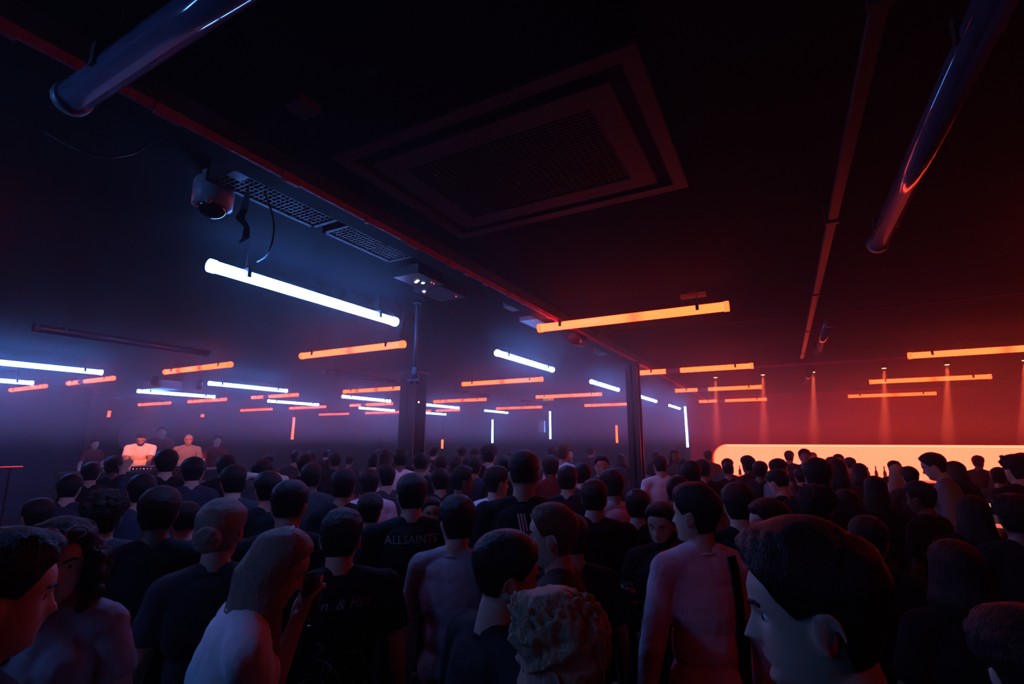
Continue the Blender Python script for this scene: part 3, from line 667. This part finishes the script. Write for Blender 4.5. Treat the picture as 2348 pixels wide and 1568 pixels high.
def project_print(ctx, polys, cy_, cz_, back=True, name='print', m=None, off=.0065):
    """lay flat polygons (x across, z up, metres) on the back of the shirt"""
    sh = ctx['made']['shirt'].data; bvh = BVHTree.FromPolygons([v.co.copy() for v in sh.vertices], [tuple(p.vertices) for p in sh.polygons])
    s = -1 if back else 1; V = []; Fs = []
    for V0, F0 in polys:
        k = len(V)
        for x, z in V0:
            xx = x if back else -x
            hit = bvh.ray_cast(Vector((cy_+xx, s*.6, cz_+z)), Vector((0,-s,0)))
            p = hit[0] if hit[0] is not None else Vector((cy_+xx, s*.12, cz_+z)); nrm = hit[1] if hit[1] is not None else Vector((0,s,0))
            if nrm.y*s < 0: nrm = -nrm
            V.append(tuple(p+nrm*off))
        Fs += [tuple(i+k for i in q_) for q_ in F0]
    g = G(); g.add(V, Fs); return link(name, g.mesh(name, False), m or M_print, ctx['e'])
def text_poly(txt, size, x0, z0, shear=0):
    cu = bpy.data.curves.new('t','FONT'); cu.body = txt; cu.size = size; cu.shear = shear; cu.align_x = 'CENTER'; cu.resolution_u = 3
    o = bpy.data.objects.new('t', cu); C.objects.link(o); dg = bpy.context.evaluated_depsgraph_get(); me = bpy.data.meshes.new_from_object(o.evaluated_get(dg))
    bpy.data.objects.remove(o)
    bm = bmesh.new(); bm.from_mesh(me); bmesh.ops.triangulate(bm, faces=bm.faces); 
    for _ in range(1): bmesh.ops.subdivide_edges(bm, edges=[e_ for e_ in bm.edges if e_.calc_length() > size*.12], cuts=2, use_grid_fill=True)
    bm.verts.index_update(); V = [(v.co.x+x0, v.co.y+z0) for v in bm.verts]; Fs = [tuple(v.index for v in f_.verts) for f_ in bm.faces]; bm.free(); bpy.data.meshes.remove(me)
    return V, Fs
def quad_poly(a, b, c, d, n=8):
    a, b, c, d = map(np.array, (a,b,c,d)); V = []; Fs = []
    for i in range(n+1):
        for j in range(n+1): u = i/n; v = j/n; V.append(tuple((a*(1-u)+b*u)*(1-v)+(d*(1-u)+c*u)*v))
    for i in range(n):
        for j in range(n): k = i*(n+1)+j; Fs.append((k,k+n+1,k+n+2,k+1))
    return V, Fs
def line_poly(pts, w):
    V = []; Fs = []; pts = [np.array(p, float) for p in pts]
    for i, p in enumerate(pts):
        d = pts[min(i+1,len(pts)-1)]-pts[max(i-1,0)]; d /= max(np.linalg.norm(d),1e-9); nrm = np.array([-d[1],d[0]])*w/2; V += [tuple(p+nrm), tuple(p-nrm)]
    for i in range(len(pts)-1): Fs.append((2*i,2*i+1,2*i+3,2*i+2))
    return V, Fs
def to_world(ctx, p):
    p = np.array(p)*ctx['sc']; c, s = math.cos(ctx['rz']), math.sin(ctx['rz']); L = ctx['e'].location
    return np.array([L[0]+c*p[0]-s*p[1], L[1]+s*p[0]+c*p[1], L[2]+p[2]])
def drink(ctx, k, name, label, h=.13, r=.034, mat_=None, fwd=.05, palm=.035, group=None):
    S, E_, W, dr = ctx['info'][k]; hd = ctx['arms'][k]; n_ = ctx['Rl']@np.array(hd.get('n',(0,0,0)), float)
    p = to_world(ctx, W+dr*fwd*1.4+n_*palm); e = empty(name, (p[0],p[1],p[2]-h*.45)); tag(e, label, 'drink', group)
    if name == 'beer_bottle':
        G().lathe([(.028,0),(.031,.01),(.031,.14),(.025,.17),(.013,.20),(.0125,.25),(.014,.255)],18).build('bottle_glass', M_bottle, e, True)
        G().lathe([(.0315,.05),(.0315,.12)],18).build('label', M_print, e, True)
    else:
        G().lathe([(r*.8,0),(r,h),(r*.94,h),(r*.76,.006),(0,.006)],24).build('tumbler', M_glass, e, True)
        G().lathe([(0,.008),(r*.74,.008),(r*.88,h*.7),(0,h*.7)],24).build('drink', mat_ or mat('amber_drink',(.25,.06,.02),.1,trans=.6), e, True)
HP = []
def P_(*a, **k):
    a = list(a); q_ = a[9] if len(a) > 9 else 1
    d0 = a[3]; best = (-1, d0)
    for st_ in [0,1,-1,2,-2,3,-3,4,-4,5,-5,6,-6]:
        d = d0*(1+.03*st_) if q_ < 3 else d0
        t = at_depth(a[1], a[2], d); m_ = min([math.hypot(t[0]-x, t[1]-y) for x, y in HP] or [9])
        if m_ > best[0]+.02: best = (m_, d)
        if m_ > .50: break
    a[3] = best[1]; t = at_depth(a[1], a[2], a[3]); HP.append((t[0], t[1]))
    ar = k.get('arms'); ex = k.pop('extra', None)
    def ext(ctx):
        ctx['arms'] = ar or {}
        if ex: ex(ctx)
    return person(*a, extra=ext, **k)

# ---- nearest figures
def necklace(ctx):
    g = G()
    for i in range(10): g.ell(ctx['TH'](np.array([0,0,0]))*ctx['sc']*0+np.array(ctx['T']((.06,-.125,1.30+i*.012)))*ctx['sc'], (.005,.005,.005), 8, 6)
P_('person in profile with full dark hair, bare ear and bluish face, nearest the viewer', 1838, 1180, .88, -84, 'short', 'dark', 'black', 0, .026, 3, lean=.05, hy=-.1, hp=.10, bulk=1.0)
P_('person turned away, rounded dark head cut off at the lower right corner', 2345, 1385, 1.08, -30, 'short', 'black', 'black', 0, .028, 2, hp=.1, bulk=1.1)
P_('person with black fade haircut and red lit forehead, turned to the blond curls beside them', 1163, 1212, 1.5, 62, 'fade', 'black', 'black', 0, .020, 3, hy=.2, hp=.12, bulk=1.15,
   extra=lambda c: project_print(c, [text_poly('CL', .11, -.02, 0)], .02, 1.20*c['sc'], True))
P_('person with short curly blond hair, head bowed, in the front row at the bottom', 1278, 1345, 1.12, -62, 'curly', 'blond', 'red', 0, .030, 3, hp=.18, hy=-.1, bulk=.95)
P_('person in profile with auburn short hair and dark brown top behind the black fade haircut', 1268, 1150, 1.95, -78, 'short', 'ginger', 'brown', 0, .014, 3, hp=.02, bulk=1.05)
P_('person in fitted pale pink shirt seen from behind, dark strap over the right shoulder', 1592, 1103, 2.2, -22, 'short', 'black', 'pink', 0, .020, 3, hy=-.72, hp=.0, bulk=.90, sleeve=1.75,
   extra=lambda c: project_print(c, [quad_poly((.075,.16),(.115,.16),(.145,-.5),(.10,-.5),14)], 0, 1.30*c['sc'], True, 'bag_strap', CL['black'], .008))
def cuff(c): pass
wm = P_('person with long straight blond hair in loose white top, glass raised to the mouth', 655, 1206, 1.72, 80, 'long', 'grey', 'white', 0, .014, 3, lean=.22, hy=.12, hp=.22, bulk=1.02, sleeve=1.35,
   arms={'R': dict(w=(.02,.14,1.44), d=(-.25,.15,.95), n=(-.35,.75,.0), curl=.62, hint=(.5,-.5,-.8)), 'L': dict(w=(-.05,.28,1.02), d=(.1,.35,-.9), n=(0,-1,0), curl=.2)})
drink(wm, 'R', 'tumbler', 'clear tumbler of reddish drink at the mouth of the long haired person in white', h=.15, r=.036, mat_=mat('red_drink',(.4,.03,.05),.1,trans=.5))
g = G(); q_ = [wm['TH'](np.array([-.03+.06*t,-.02,.238+.012*math.sin(t*3.1)]))*wm['sc'] for t in np.linspace(0,1,8)]
for a_, b_ in zip(q_[:-1], q_[1:]): g.tube(a_, b_, .004, n=8, cap=1, rings=2)
g.build('hair_clip', M_whitep, wm['e'], True)
cw = P_('person with big curly hair and pale short sleeved top, sunglasses on the head', 148, 1182, 1.62, 205, 'bigcurl', 'brown', 'lilac', 0, .020, 2, hy=-.45, hp=.1, lean=.0, bulk=.92, sleeve=.45)
e = cw['e']; g = G()
for s in (-1,1):
    pts = [cw['TH'](np.array([s*.034+.026*math.cos(a),.085+.012*math.sin(a),.222+.020*math.sin(a)]))*cw['sc'] for a in np.linspace(0,2*math.pi,15)]
    for a_, b_ in zip(pts[:-1], pts[1:]): g.tube(a_, b_, .003, n=6, cap=1, rings=2)
g.build('sunglasses', mat('pale_frame',(.5,.5,.55),.3), e, True)
P_('person with dark hair at the left edge, cheek and neck lit deep red', 22, 1206, 1.12, 72, 'short', 'black', 'black', 0, .024, 2, hp=.1, hy=.2)
P_('person with ash blond hair pinned up in a bun, in a dark grey top', 512, 1140, 1.95, 8, 'bun', 'grey', 'charcoal', 0, .020, 3, hy=.15, bulk=.92, sleeve=.5)
P_('person with cropped black hair and black T-shirt, bare neck lit magenta, behind the white top', 668, 1098, 2.5, 12, 'fade', 'black', 'black', 0, .018, 2, bulk=1.12)
def tour(c):
    z = 1.30*c['sc']; pr = [text_poly('Rosen  & Hot', .052, -.03, .055, .3), text_poly('Les Posen', .05, .02, -.26, .3)]
    r = random.Random(4)
    def curve(f, n=24): return [f(t) for t in np.linspace(0,1,n)]
    pr += [line_poly(curve(lambda t: (-.08+.05*t+.02*math.sin(t*9),-.05-.11*t)), .0045), line_poly(curve(lambda t: (-.03+.13*t,-.13-.05*math.sin(t*5))), .004),
           line_poly(curve(lambda t: (.0+.05*math.cos(t*6.3),-.28+.04*math.sin(t*6.3))), .007), line_poly(curve(lambda t: (.04+.1*t,-.34+.08*t)), .005),
           line_poly(curve(lambda t: (.03+.08*math.cos(t*5),-.17+.07*math.sin(t*5))), .004), line_poly(curve(lambda t: (-.10+.22*t,-.2-.05*math.sin(t*12))), .0035),
           line_poly(curve(lambda t: (.08+.02*math.sin(t*8),-.03-.11*t)), .004), line_poly(curve(lambda t: (-.12+.02*math.cos(t*14),-.18-.2*t)), .004)]
    project_print(c, pr[:1], 0, z, True, 'shirt_lettering'); project_print(c, pr[1:2], 0, z, True, 'shirt_lettering'); project_print(c, pr[2:], 0, z, True, 'line_drawing_print')
P_('person in black T-shirt with pale script lettering and line drawing on the back', 786, 1163, 2.22, -6, 'short', 'black', 'black', 0, .020, 3, bulk=1.15, hy=.3, extra=tour)
P_('person in black T-shirt lettered ALLSAINTS across the back', 946, 1083, 3.0, -4, 'short', 'black', 'black', 0, .018, 2, bulk=1.15, extra=lambda c: project_print(c, [text_poly('ALLSAINTS', .058, .0, 0)], -.0, 1.375*c['sc'], True))
P_('person facing the viewer in a black sleeveless top, hair pulled up, bare shoulders', 990, 1138, 3.3, 172, 'bun', 'dark', 'black', 1, .012, 2, bulk=.88, sleeve=0)
P_('person with black hair in a pale denim jacket with turned up collar', 1050, 1132, 2.45, 25, 'short', 'black', 'denim', 0, .020, 2, hy=-.75, bulk=1.05, sleeve=1.9)
def stripes(c):
    z = 1.395*c['sc']; pr = []
    for x0, x1, z0, z1, n in ((.04,.165,-.045,.03,6),(-.03,.02,-.06,.03,3)):
        for i in range(n):
            w_ = (x1-x0)/n; a = x0+i*w_; k = -.02; pr.append(quad_poly((a,z1),(a+w_*.6,z1),(a+w_*.6-k,z0),(a-k,z0),4))
    pr += [quad_poly((-.03,-.08-.05*i),(.0,-.08-.05*i),(.015,-.115-.05*i),(-.03,-.115-.05*i),4) for i in range(4)]
    project_print(c, pr, 0, z, True, 'stripe_print', mat('pink_white_print',(.6,.45,.52),.7), .004)
P_('tall person in black T-shirt with diagonal pale stripe blocks on the back', 1201, 1030, 3.0, 4, 'fade', 'black', 'black', 1, .016, 2, bulk=1.15, extra=stripes)
P_('person in white shirt just left of the tall person with striped back', 1138, 1066, 3.7, 30, 'short', 'dark', 'white', 0, .018, 2, hy=.5)
P_('person in black shirt with short dark hair standing left of the steel column', 1361, 1097, 3.3, -10, 'short', 'black', 'black', 0, .018, 2, hy=.3, bulk=1.15, sleeve=1.8)
P_('person in pink patterned shirt partly behind the black shirt left of the column', 1402, 1074, 3.9, -30, 'short', 'dark', 'pink', 0, .018, 2, bulk=1.0)
gl = P_('person facing the viewer with a dark beard holding up a glass, right of the column', 1515, 1148, 2.75, 196, 'short', 'black', 'black', 1, .018, 2, hy=.1, hp=.15, beard=True, sleeve=1.8,
   arms={'R': dict(w=(.16,.26,1.22), d=(-.3,.25,.9), n=(-.3,.7,.1), curl=.7, hint=(.5,-.5,-.8))})
drink(gl, 'R', 'tumbler', 'small tumbler held up by the bearded person right of the column', h=.10, r=.034)
P_('person with rounded dark hair between the pink shirt and the near profile head', 1690, 1104, 2.75, -10, 'short', 'black', 'black', 0, .022, 2, bulk=1.1)
P_('person with magenta lit forehead looking left above the near profile head', 1760, 1140, 2.3, -110, 'short', 'black', 'black', 0, .016, 2, hp=.15)
# ---- crowd before the bar
bar = [
 ('person with a broad dark hat-like head of hair and wide coat before the bar',1871,1048,3.7,5,'cap','black','black',.030,1,{}),
 ('person with curly dark hair directly before the broad dark-haired figure',1868,1108,3.0,10,'curly','black','charcoal',.030,2,{}),
 ('person with cropped hair and stooped neck left of the broad figure at the bar',1779,1074,4.6,-50,'fade','black','black',.016,1,dict(hp=.3)),
 ('person with dark cropped hair at the rounded end of the glowing panel',1668,1060,7.4,-5,'fade','black','black',.014,1,{}),
 ('person with tousled hair standing tallest near the panel\'s rounded end',1714,1043,6.9,-40,'short','dark','brown',.020,1,{}),
 ('person with round dark hair right of the tousled hair near the panel end',1741,1056,6.3,20,'short','black','black',.018,1,{}),
 ('person with slim neck and narrow head facing right before the bottles',1783,1050,6.2,60,'fade','dark','grey',.014,1,{}),
 ('person with pale hair seen just above the broad figure, at the counter',1860,1036,9.5,180,'curly','grey','white',.018,1,{}),
 ('person with small round head low beside the broad figure at the bar',1834,1072,6.6,-20,'short','black','black',.018,1,{}),
 ('person with bowl-shaped thick hair right of the broad figure at the bar',1917,1052,5.2,0,'bob','black','brown',.020,1,{}),
 ('person with chin-length flared hair alone against the glowing panel',1969,1061,6.4,0,'bob','dark','charcoal',.016,1,{}),
 ('person with long dark hair fanning over the shoulders before the bar',2004,1090,4.3,5,'long','black','black',.018,1,{}),
 ('person with long pale blond hair lit by the panel, talking to a neighbour',2054,1064,6.3,15,'long','blond','white',.016,1,{}),
 ('person with rounded short hair just right of the pale blond long hair',2083,1068,5.8,-20,'short','dark','brown',.020,1,{}),
 ('person with short swept hair in clear profile bending to the left at the bar',2134,1036,5.0,-85,'short','black','grey',.018,2,dict(hp=.25,lean=.06)),
 ('person with a head of dark hair turned left below the profile at the bar',2105,1101,3.9,-65,'short','black','black',.022,2,dict(hp=.1)),
 ('person with long dark hair leaning left behind the profile figure',2186,1056,5.7,-60,'long','brown','black',.018,2,dict(lean=.15)),
 ('person with curly dark hair tallest at the right edge by the bar',2325,1040,4.6,-40,'curly','black','black',.026,1,{}),
 ('person with short hair just left of the tallest curly hair at the right edge',2288,1070,5.6,20,'short','dark','brown',.018,1,{}),
 ('person with long dark hair low in front of the leaning long-haired figure',2226,1135,3.4,-10,'long','black','black',.018,1,{}),
 ('person with dark curls low at the right edge near a glowing counter lamp',2322,1130,3.1,-15,'curly','black','black',.022,1,{}),
 ('person with dark hair between the long fanned hair and the near profile head',1985,1180,2.6,5,'short','black','black',.020,1,{}),
 ('person with short hair in dark top far right, shoulder edge lit red',2185,1235,1.9,-20,'bob','black','black',.016,1,{}),
 ('person with dark head under the white upright tube, left of the bar',1583,1055,4.6,10,'short','black','red',.018,1,{}),
 ('person in pale shirt in the purple haze just right of the column',1512,1043,6.3,-20,'short','dark','white',.016,1,{}),
 ('person with dark head between the pale shirt and the panel\'s rounded end',1610,1052,5.9,-20,'short','black','black',.016,1,{}),
 ('person with pale scarf-like collar in front of the pale shirt by the column',1552,1090,3.9,30,'short','black','charcoal',.018,1,{}),
 ('person with dark short hair low, left of the bowl-shaped hair',1938,1120,4.1,0,'short','black','charcoal',.018,1,{}),
]
for l, x, y, d, lk, h, hc, sh, th, q, kw in bar:
    P_(l, x, y, d, lk, h, hc, sh, rng.choice((0,0,1,2)), th, q, bulk=rng.uniform(.92,1.08), sleeve=rng.choice((.5,.6,1.8)), **kw)
# ---- the floor crowd, left and middle
mid = [
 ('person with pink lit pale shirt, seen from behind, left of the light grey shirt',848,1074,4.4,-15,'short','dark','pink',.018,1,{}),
 ('person with dark head in front of the pink lit shirt',886,1064,4.9,-30,'short','black','charcoal',.020,1,{}),
 ('person in pale T-shirt seen from behind, standing taller in the middle of the haze',919,1027,6.3,0,'short','dark','white',.018,1,{}),
 ('person with dark cropped head just right of the pale T-shirt in the haze',965,1037,5.8,-8,'fade','black','black',.018,1,{}),
 ('person with dark head left of the pink lit shirt, under the orange upright tube',790,1072,3.7,8,'short','black','black',.020,1,{}),
 ('person with rounded hair and magenta lit cheek facing right in mid crowd',1060,1066,4.1,75,'short','dark','lilac',.020,2,{}),
 ('person with tall curly hair under the white upright tube in the haze',1121,1018,6.6,10,'curly','black','black',.026,1,{}),
 ('person with dark head before the tall curly hair',1158,1044,5.6,-5,'short','black','black',.018,1,{}),
 ('person with dark head left of the curly hair, in mid haze',1088,1046,5.9,12,'short','black','navy',.018,1,{}),
 ('person with round dark head low in the middle, left of the magenta cheek',1010,1072,4.3,-12,'short','black','black',.020,1,{}),
 ('person with reddish hair glimpsed right of the tall striped figure',1289,1016,7.2,20,'curly','ginger','pink',.020,1,{}),
 ('person with short hair just right of the tall striped figure',1262,1042,5.4,-20,'short','brown','red',.018,1,{}),
 ('person with dark hair close right of the tall striped figure\'s shoulder',1300,1066,4.4,10,'short','black','black',.020,1,{}),
 ('person facing the viewer in purple gloom left of the column',1378,1042,6.0,170,'short','black','charcoal',.016,1,{}),
 ('person with both hands behind the head, elbow raised, left of the black fade',540,1064,3.9,-8,'short','black','charcoal',.022,2,dict(arms={'R': dict(w=(.11,-.03,1.66), d=(-.9,.1,.25), n=(0,.6,-.6), curl=.5, hint=(1,.1,.2))}, sleeve=.3)),
 ('person in a dark rounded cap, purple lit, low in the left crowd',428,1148,3.2,-10,'cap','black','navy',.022,2,{}),
 ('person with loose frizzy hair seen from behind in the left crowd',246,1118,2.7,6,'curly','brown','charcoal',.036,2,{}),
 ('person with dark head low before the stage, left of the performer in white',212,1058,5.5,0,'short','black','black',.018,1,{}),
 ('person with bushy head directly before the performer in the pale T-shirt',262,1044,6.1,-8,'short','black','black',.020,1,{}),
 ('person with tall dark hair between the two stage performers',385,1028,5.0,-10,'short','black','black',.026,1,{}),
 ('person with wide dark head before the orange lit performer',446,1046,5.0,-5,'short','black','navy',.026,1,{}),
 ('person with dark head right of the orange lit performer, before the red one',520,1040,5.6,4,'short','black','black',.022,1,{}),
 ('person raising a pale sleeved arm in the dark left of the stage',165,1085,4.3,15,'short','black','navy',.018,1,dict(arms={'R': dict(w=(.30,.30,1.74), d=(.3,.4,.8), n=(0,1,0), curl=.5, hint=(.8,-.2,-.5))}, sleeve=1.8)),
 ('person with short hair low at the left, below the raised arm',95,1140,3.3,-10,'short','black','black',.018,1,{}),
 ('person with dark head left of the frizzy hair, deep in shadow',330,1085,3.7,-5,'short','black','navy',.020,1,{}),
 ('person with dark head just left of the pinned up bun',372,1112,2.9,5,'short','black','black',.018,1,{}),
 ('person with bare neck between the bun and the cropped black head',603,1052,4.8,20,'fade','black','charcoal',.018,1,{}),
 ('person with dark hair left of the cropped black head in front',618,1078,3.5,-12,'short','black','black',.020,1,{}),
 ('person with dark hair right of the cropped black head in front',716,1060,3.8,8,'short','black','charcoal',.020,1,{}),
 ('person with short hair low beside the script lettered T-shirt',850,1128,3.7,15,'short','black','black',.018,1,{}),
 ('person in dark top low behind the auburn haired profile',1310,1175,2.5,-20,'short','black','black',.018,1,{}),
 ('person with short dark hair left behind the pale pink fitted shirt',1460,1120,3.3,10,'short','black','black',.018,1,{}),
 ('person with dark head against the violet haze left of the hanging pipe',700,1040,5.9,-12,'short','black','black',.018,1,{}),
 ('person with dark head between violet haze and pale T-shirt',858,1038,7.3,10,'short','black','navy',.018,1,{}),
 ('person with dark hair right of the cropped head in the haze',1012,1044,6.5,0,'short','black','black',.018,1,{}),
 ('person with dark head close left of the curly hair by the white tube',1046,1046,7.0,14,'short','brown','black',.016,1,{}),
 ('person with dark hair in the purple gloom, second from the column',1335,1060,5.0,-4,'short','black','navy',.018,1,{}),
]
for l, x, y, d, lk, h, hc, sh, th, q, kw in mid:
    P_(l, x, y, d, lk, h, hc, sh, rng.choice((0,0,1,2)), th, q, bulk=rng.uniform(.92,1.08), **({'sleeve': rng.choice((.5,.6,1.8))} | kw))
# ---- the stage: platform, desk and performers
def stage_pt(px, d): p = at_depth(px, 1009, d); return p
st = empty('stage_platform', (-12.2,5.6,0), R(0)); tag(st, 'low dark platform carrying the performers at the left', 'stage')
G().box((-2.0,-3.0,0),(2.4,2.6,.36)).build('deck', mat('stage_black',(.02,.018,.022),.6), st)
G().box((2.4,-3.0,.33),(2.43,2.6,.37)).build('edge_strip', M_steel, st)
SZ = .375
d1 = P_('person on stage in pale T-shirt bent over the mixing desk, dark hair and beard', 326, 990, 10.0, 186, 'fade', 'black', 'white', 1, .018, 2, lean=.22, hp=.35, beard=True, zbase=SZ, bulk=1.12, sleeve=.6,
   arms={'L': dict(w=(-.16,.42,1.05), d=(.3,.7,-.4), n=(0,-.3,-1), curl=.4), 'R': dict(w=(.18,.42,1.05), d=(-.3,.7,-.4), n=(0,-.3,-1), curl=.4)})
d2 = P_('person on stage in orange lit T-shirt with close shaved head', 434, 996, 10.6, 176, 'bald', 'black', 'grey', 1, .01, 2, hp=.1, zbase=SZ, bulk=1.1, sleeve=.6,
   arms={'R': dict(w=(.32,.22,1.12), d=(.2,.8,.2), n=(-1,0,0), curl=.4)})
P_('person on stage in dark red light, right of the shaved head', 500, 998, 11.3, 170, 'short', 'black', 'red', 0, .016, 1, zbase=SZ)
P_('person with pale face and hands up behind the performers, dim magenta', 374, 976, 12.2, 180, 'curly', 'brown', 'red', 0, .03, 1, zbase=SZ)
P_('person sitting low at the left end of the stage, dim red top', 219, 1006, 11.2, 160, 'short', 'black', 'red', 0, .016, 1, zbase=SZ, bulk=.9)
c_ = at_depth(345, 1060, 9.2); dk = empty('mixing_desk', (c_[0],c_[1],SZ+.005), -math.atan2(c_[0],c_[1])); tag(dk, 'black mixing desk with glowing red and white lights before the performers', 'desk')
G().box((-1.2,-.3,0),(1.2,.3,.98)).build('booth', mat('booth_black',(.02,.02,.022),.5), dk); G().box((-1.25,-.34,.98),(1.25,.34,1.02)).build('tabletop', M_steel, dk)
for i, x in enumerate((-.75,-.1,.55)):
    pl = G().box((x-.17,-.2,1.02),(x+.17,.2,1.09)).build('player', M_steel, dk); G().lathe([(.09,1.09),(.09,1.098),(.02,1.102)],20,(x,0,0)).build('jog_wheel', M_cap, pl, True)
    for k in range(6): G().box((x-.14+k*.05,-.205,1.05),(x-.125+k*.05,-.2,1.06)).build('button', M_led_r if k%3 else M_led_w, pl)
c_ = at_depth(320,1000,12.9); rd = empty('round_disc', tuple(c_), -math.atan2(c_[0],c_[1])); tag(rd, 'round pinkish disc hanging behind the performer in the pale T-shirt', 'disc')
g = G(); g.tube((0,-.02,0),(0,.02,0),.44,n=48); g.build('face', mat('faded_rose_cloth',(.22,.10,.12),.9), rd); g = G()
for i in range(48): a = i*math.pi/24; b = a+math.pi/24; g.tube((.44*math.cos(a),0,.44*math.sin(a)),(.44*math.cos(b),0,.44*math.sin(b)),.018,n=6,cap=1,rings=2)
g.build('rim', M_steel, rd, True); G().tube((-.3,0,.3),(-.3,0,CEIL-c_[2]),.004,n=6).tube((.3,0,.3),(.3,0,CEIL-c_[2]),.004,n=6).build('hanging_wires', M_cable, rd)
# lamps added only to light the performers orange
for px, dd, lab, en, aim in ((352,8.2,'added lamp under the ceiling lighting the performer in the pale T-shirt',600,d1),(455,8.8,'added lamp under the ceiling lighting the shaved head performer',450,d2)):
    p = at_depth(px, 900, dd); p[2] = CEIL-.25; tgt = Vector(to_world(aim, (0,0,1.35))); e = empty('added_performer_lamp', tuple(p)); tag(e, lab, 'added lamp')
    v = (tgt-Vector(p)).normalized(); g = G(); g.tube(np.array(v)*-.09, np.array(v)*.07, .05,.06,n=18); g.build('can', M_steel, e, True); G().tube((0,0,.04),(0,0,.25),.008,n=8).build('yoke', M_steel, e)
    G().tube(np.array(v)*.071, np.array(v)*.075, .05,n=18).build('lens', mat('amber_lens',(0,0,0),emit=(1,.2,.04),es=1.5), e)
    L = bpy.data.lights.new('lamp_light','SPOT'); L.energy = en; L.color = (1,.17,.025); L.spot_size = R(17); L.spot_blend = .5; L.shadow_soft_size = .05
    lo = bpy.data.objects.new('lamp_light', L); C.objects.link(lo); lo.parent = e; lo.location = np.array(v)*.09; lo.rotation_mode = 'QUATERNION'; lo.rotation_quaternion = v.to_track_quat('-Z','Y')
# small lights low in the crowd
for px, py, dd, col, lab in ((26,1070,6.0,(1,.03,.04),'thin red light line low at the dark left edge'),(2258,1157,4.5,(1,.5,.25),'small glowing lamp on the counter behind the long hair at the right'),(2318,1208,3.9,(.7,.12,.08),'dim glowing edge of a table light at the right edge')):
    p = at_depth(px, py, dd); e = empty('table_lamp' if px > 100 else 'light_bar', (p[0],p[1],0)); tag(e, lab, 'lamp'); rz_ = -math.atan2(p[0],p[1]); e.rotation_euler[2] = rz_
    w_ = .09 if px > 100 else .10; G().box((-w_,-.02,p[2]-(.012 if px > 100 else .004)),(w_,.02,p[2]+(.012 if px > 100 else .004))).build('lit_bar', mat('lit_bar_%d' % px,(0,0,0),emit=col,es=1.3), e)
    G().tube((0,0,0),(0,0,p[2]-.01),.012,n=8).build('post', M_steel, e); G().lathe([(.12,0),(.12,.012),(.02,.02)],20).build('foot', M_steel, e)
# ---- further heads deep in the crowd
placed = [(p[0].location.x, p[0].location.y) for p in PEOPLE]
zones = [(-9.5,-6.2,3.2,8.5,12,'dark-clothed person deep in the crowd between the stage and the hanging pipe','deep crowd by the stage'),
         (-6.2,-3.0,5.0,11.5,20,'dark-clothed person deep in the crowd under the hazy middle tubes','deep crowd in the middle'),
         (-3.0,1.0,7.6,11.6,10,'dark-clothed person deep in the crowd between column and bar','deep crowd before the bar'),
         (1.0,4.6,7.0,11.6,8,'dark-clothed person deep in the crowd along the right of the bar','deep crowd at the right')]
for x0, x1, y0, y1, n, lab, grp in zones:
    k = 0; tries = 0
    while k < n and tries < 600:
        tries += 1; x = rng.uniform(x0,x1); y = rng.uniform(y0,y1)
        if min(math.hypot(x-a, y-b) for a, b in placed) < .55 or math.hypot(x-c2[0],y-c2[1]) < .5 or math.hypot(x+1.95,y-8.1) < .45: continue
        hz = rng.uniform(1.62,1.82); v = np.array([x,y,hz-CH]); dep = v @ LV; cx = v @ RT; cz = v @ FW
        px = 1174+F*cx/cz; py = 784-F*(v @ UP)/cz
        P_(lab, px, py, dep, rng.choice((0,-15,20,-40,35,170)), rng.choice(('short','fade','curly','long','bob','short')), rng.choice(('black','dark','brown')), rng.choice(('black','charcoal','navy','black','grey','brown')), rng.choice((0,1,2)), rng.uniform(.014,.024), 0, bulk=rng.uniform(.9,1.1), group=grp)
        placed.append((x,y)); k += 1
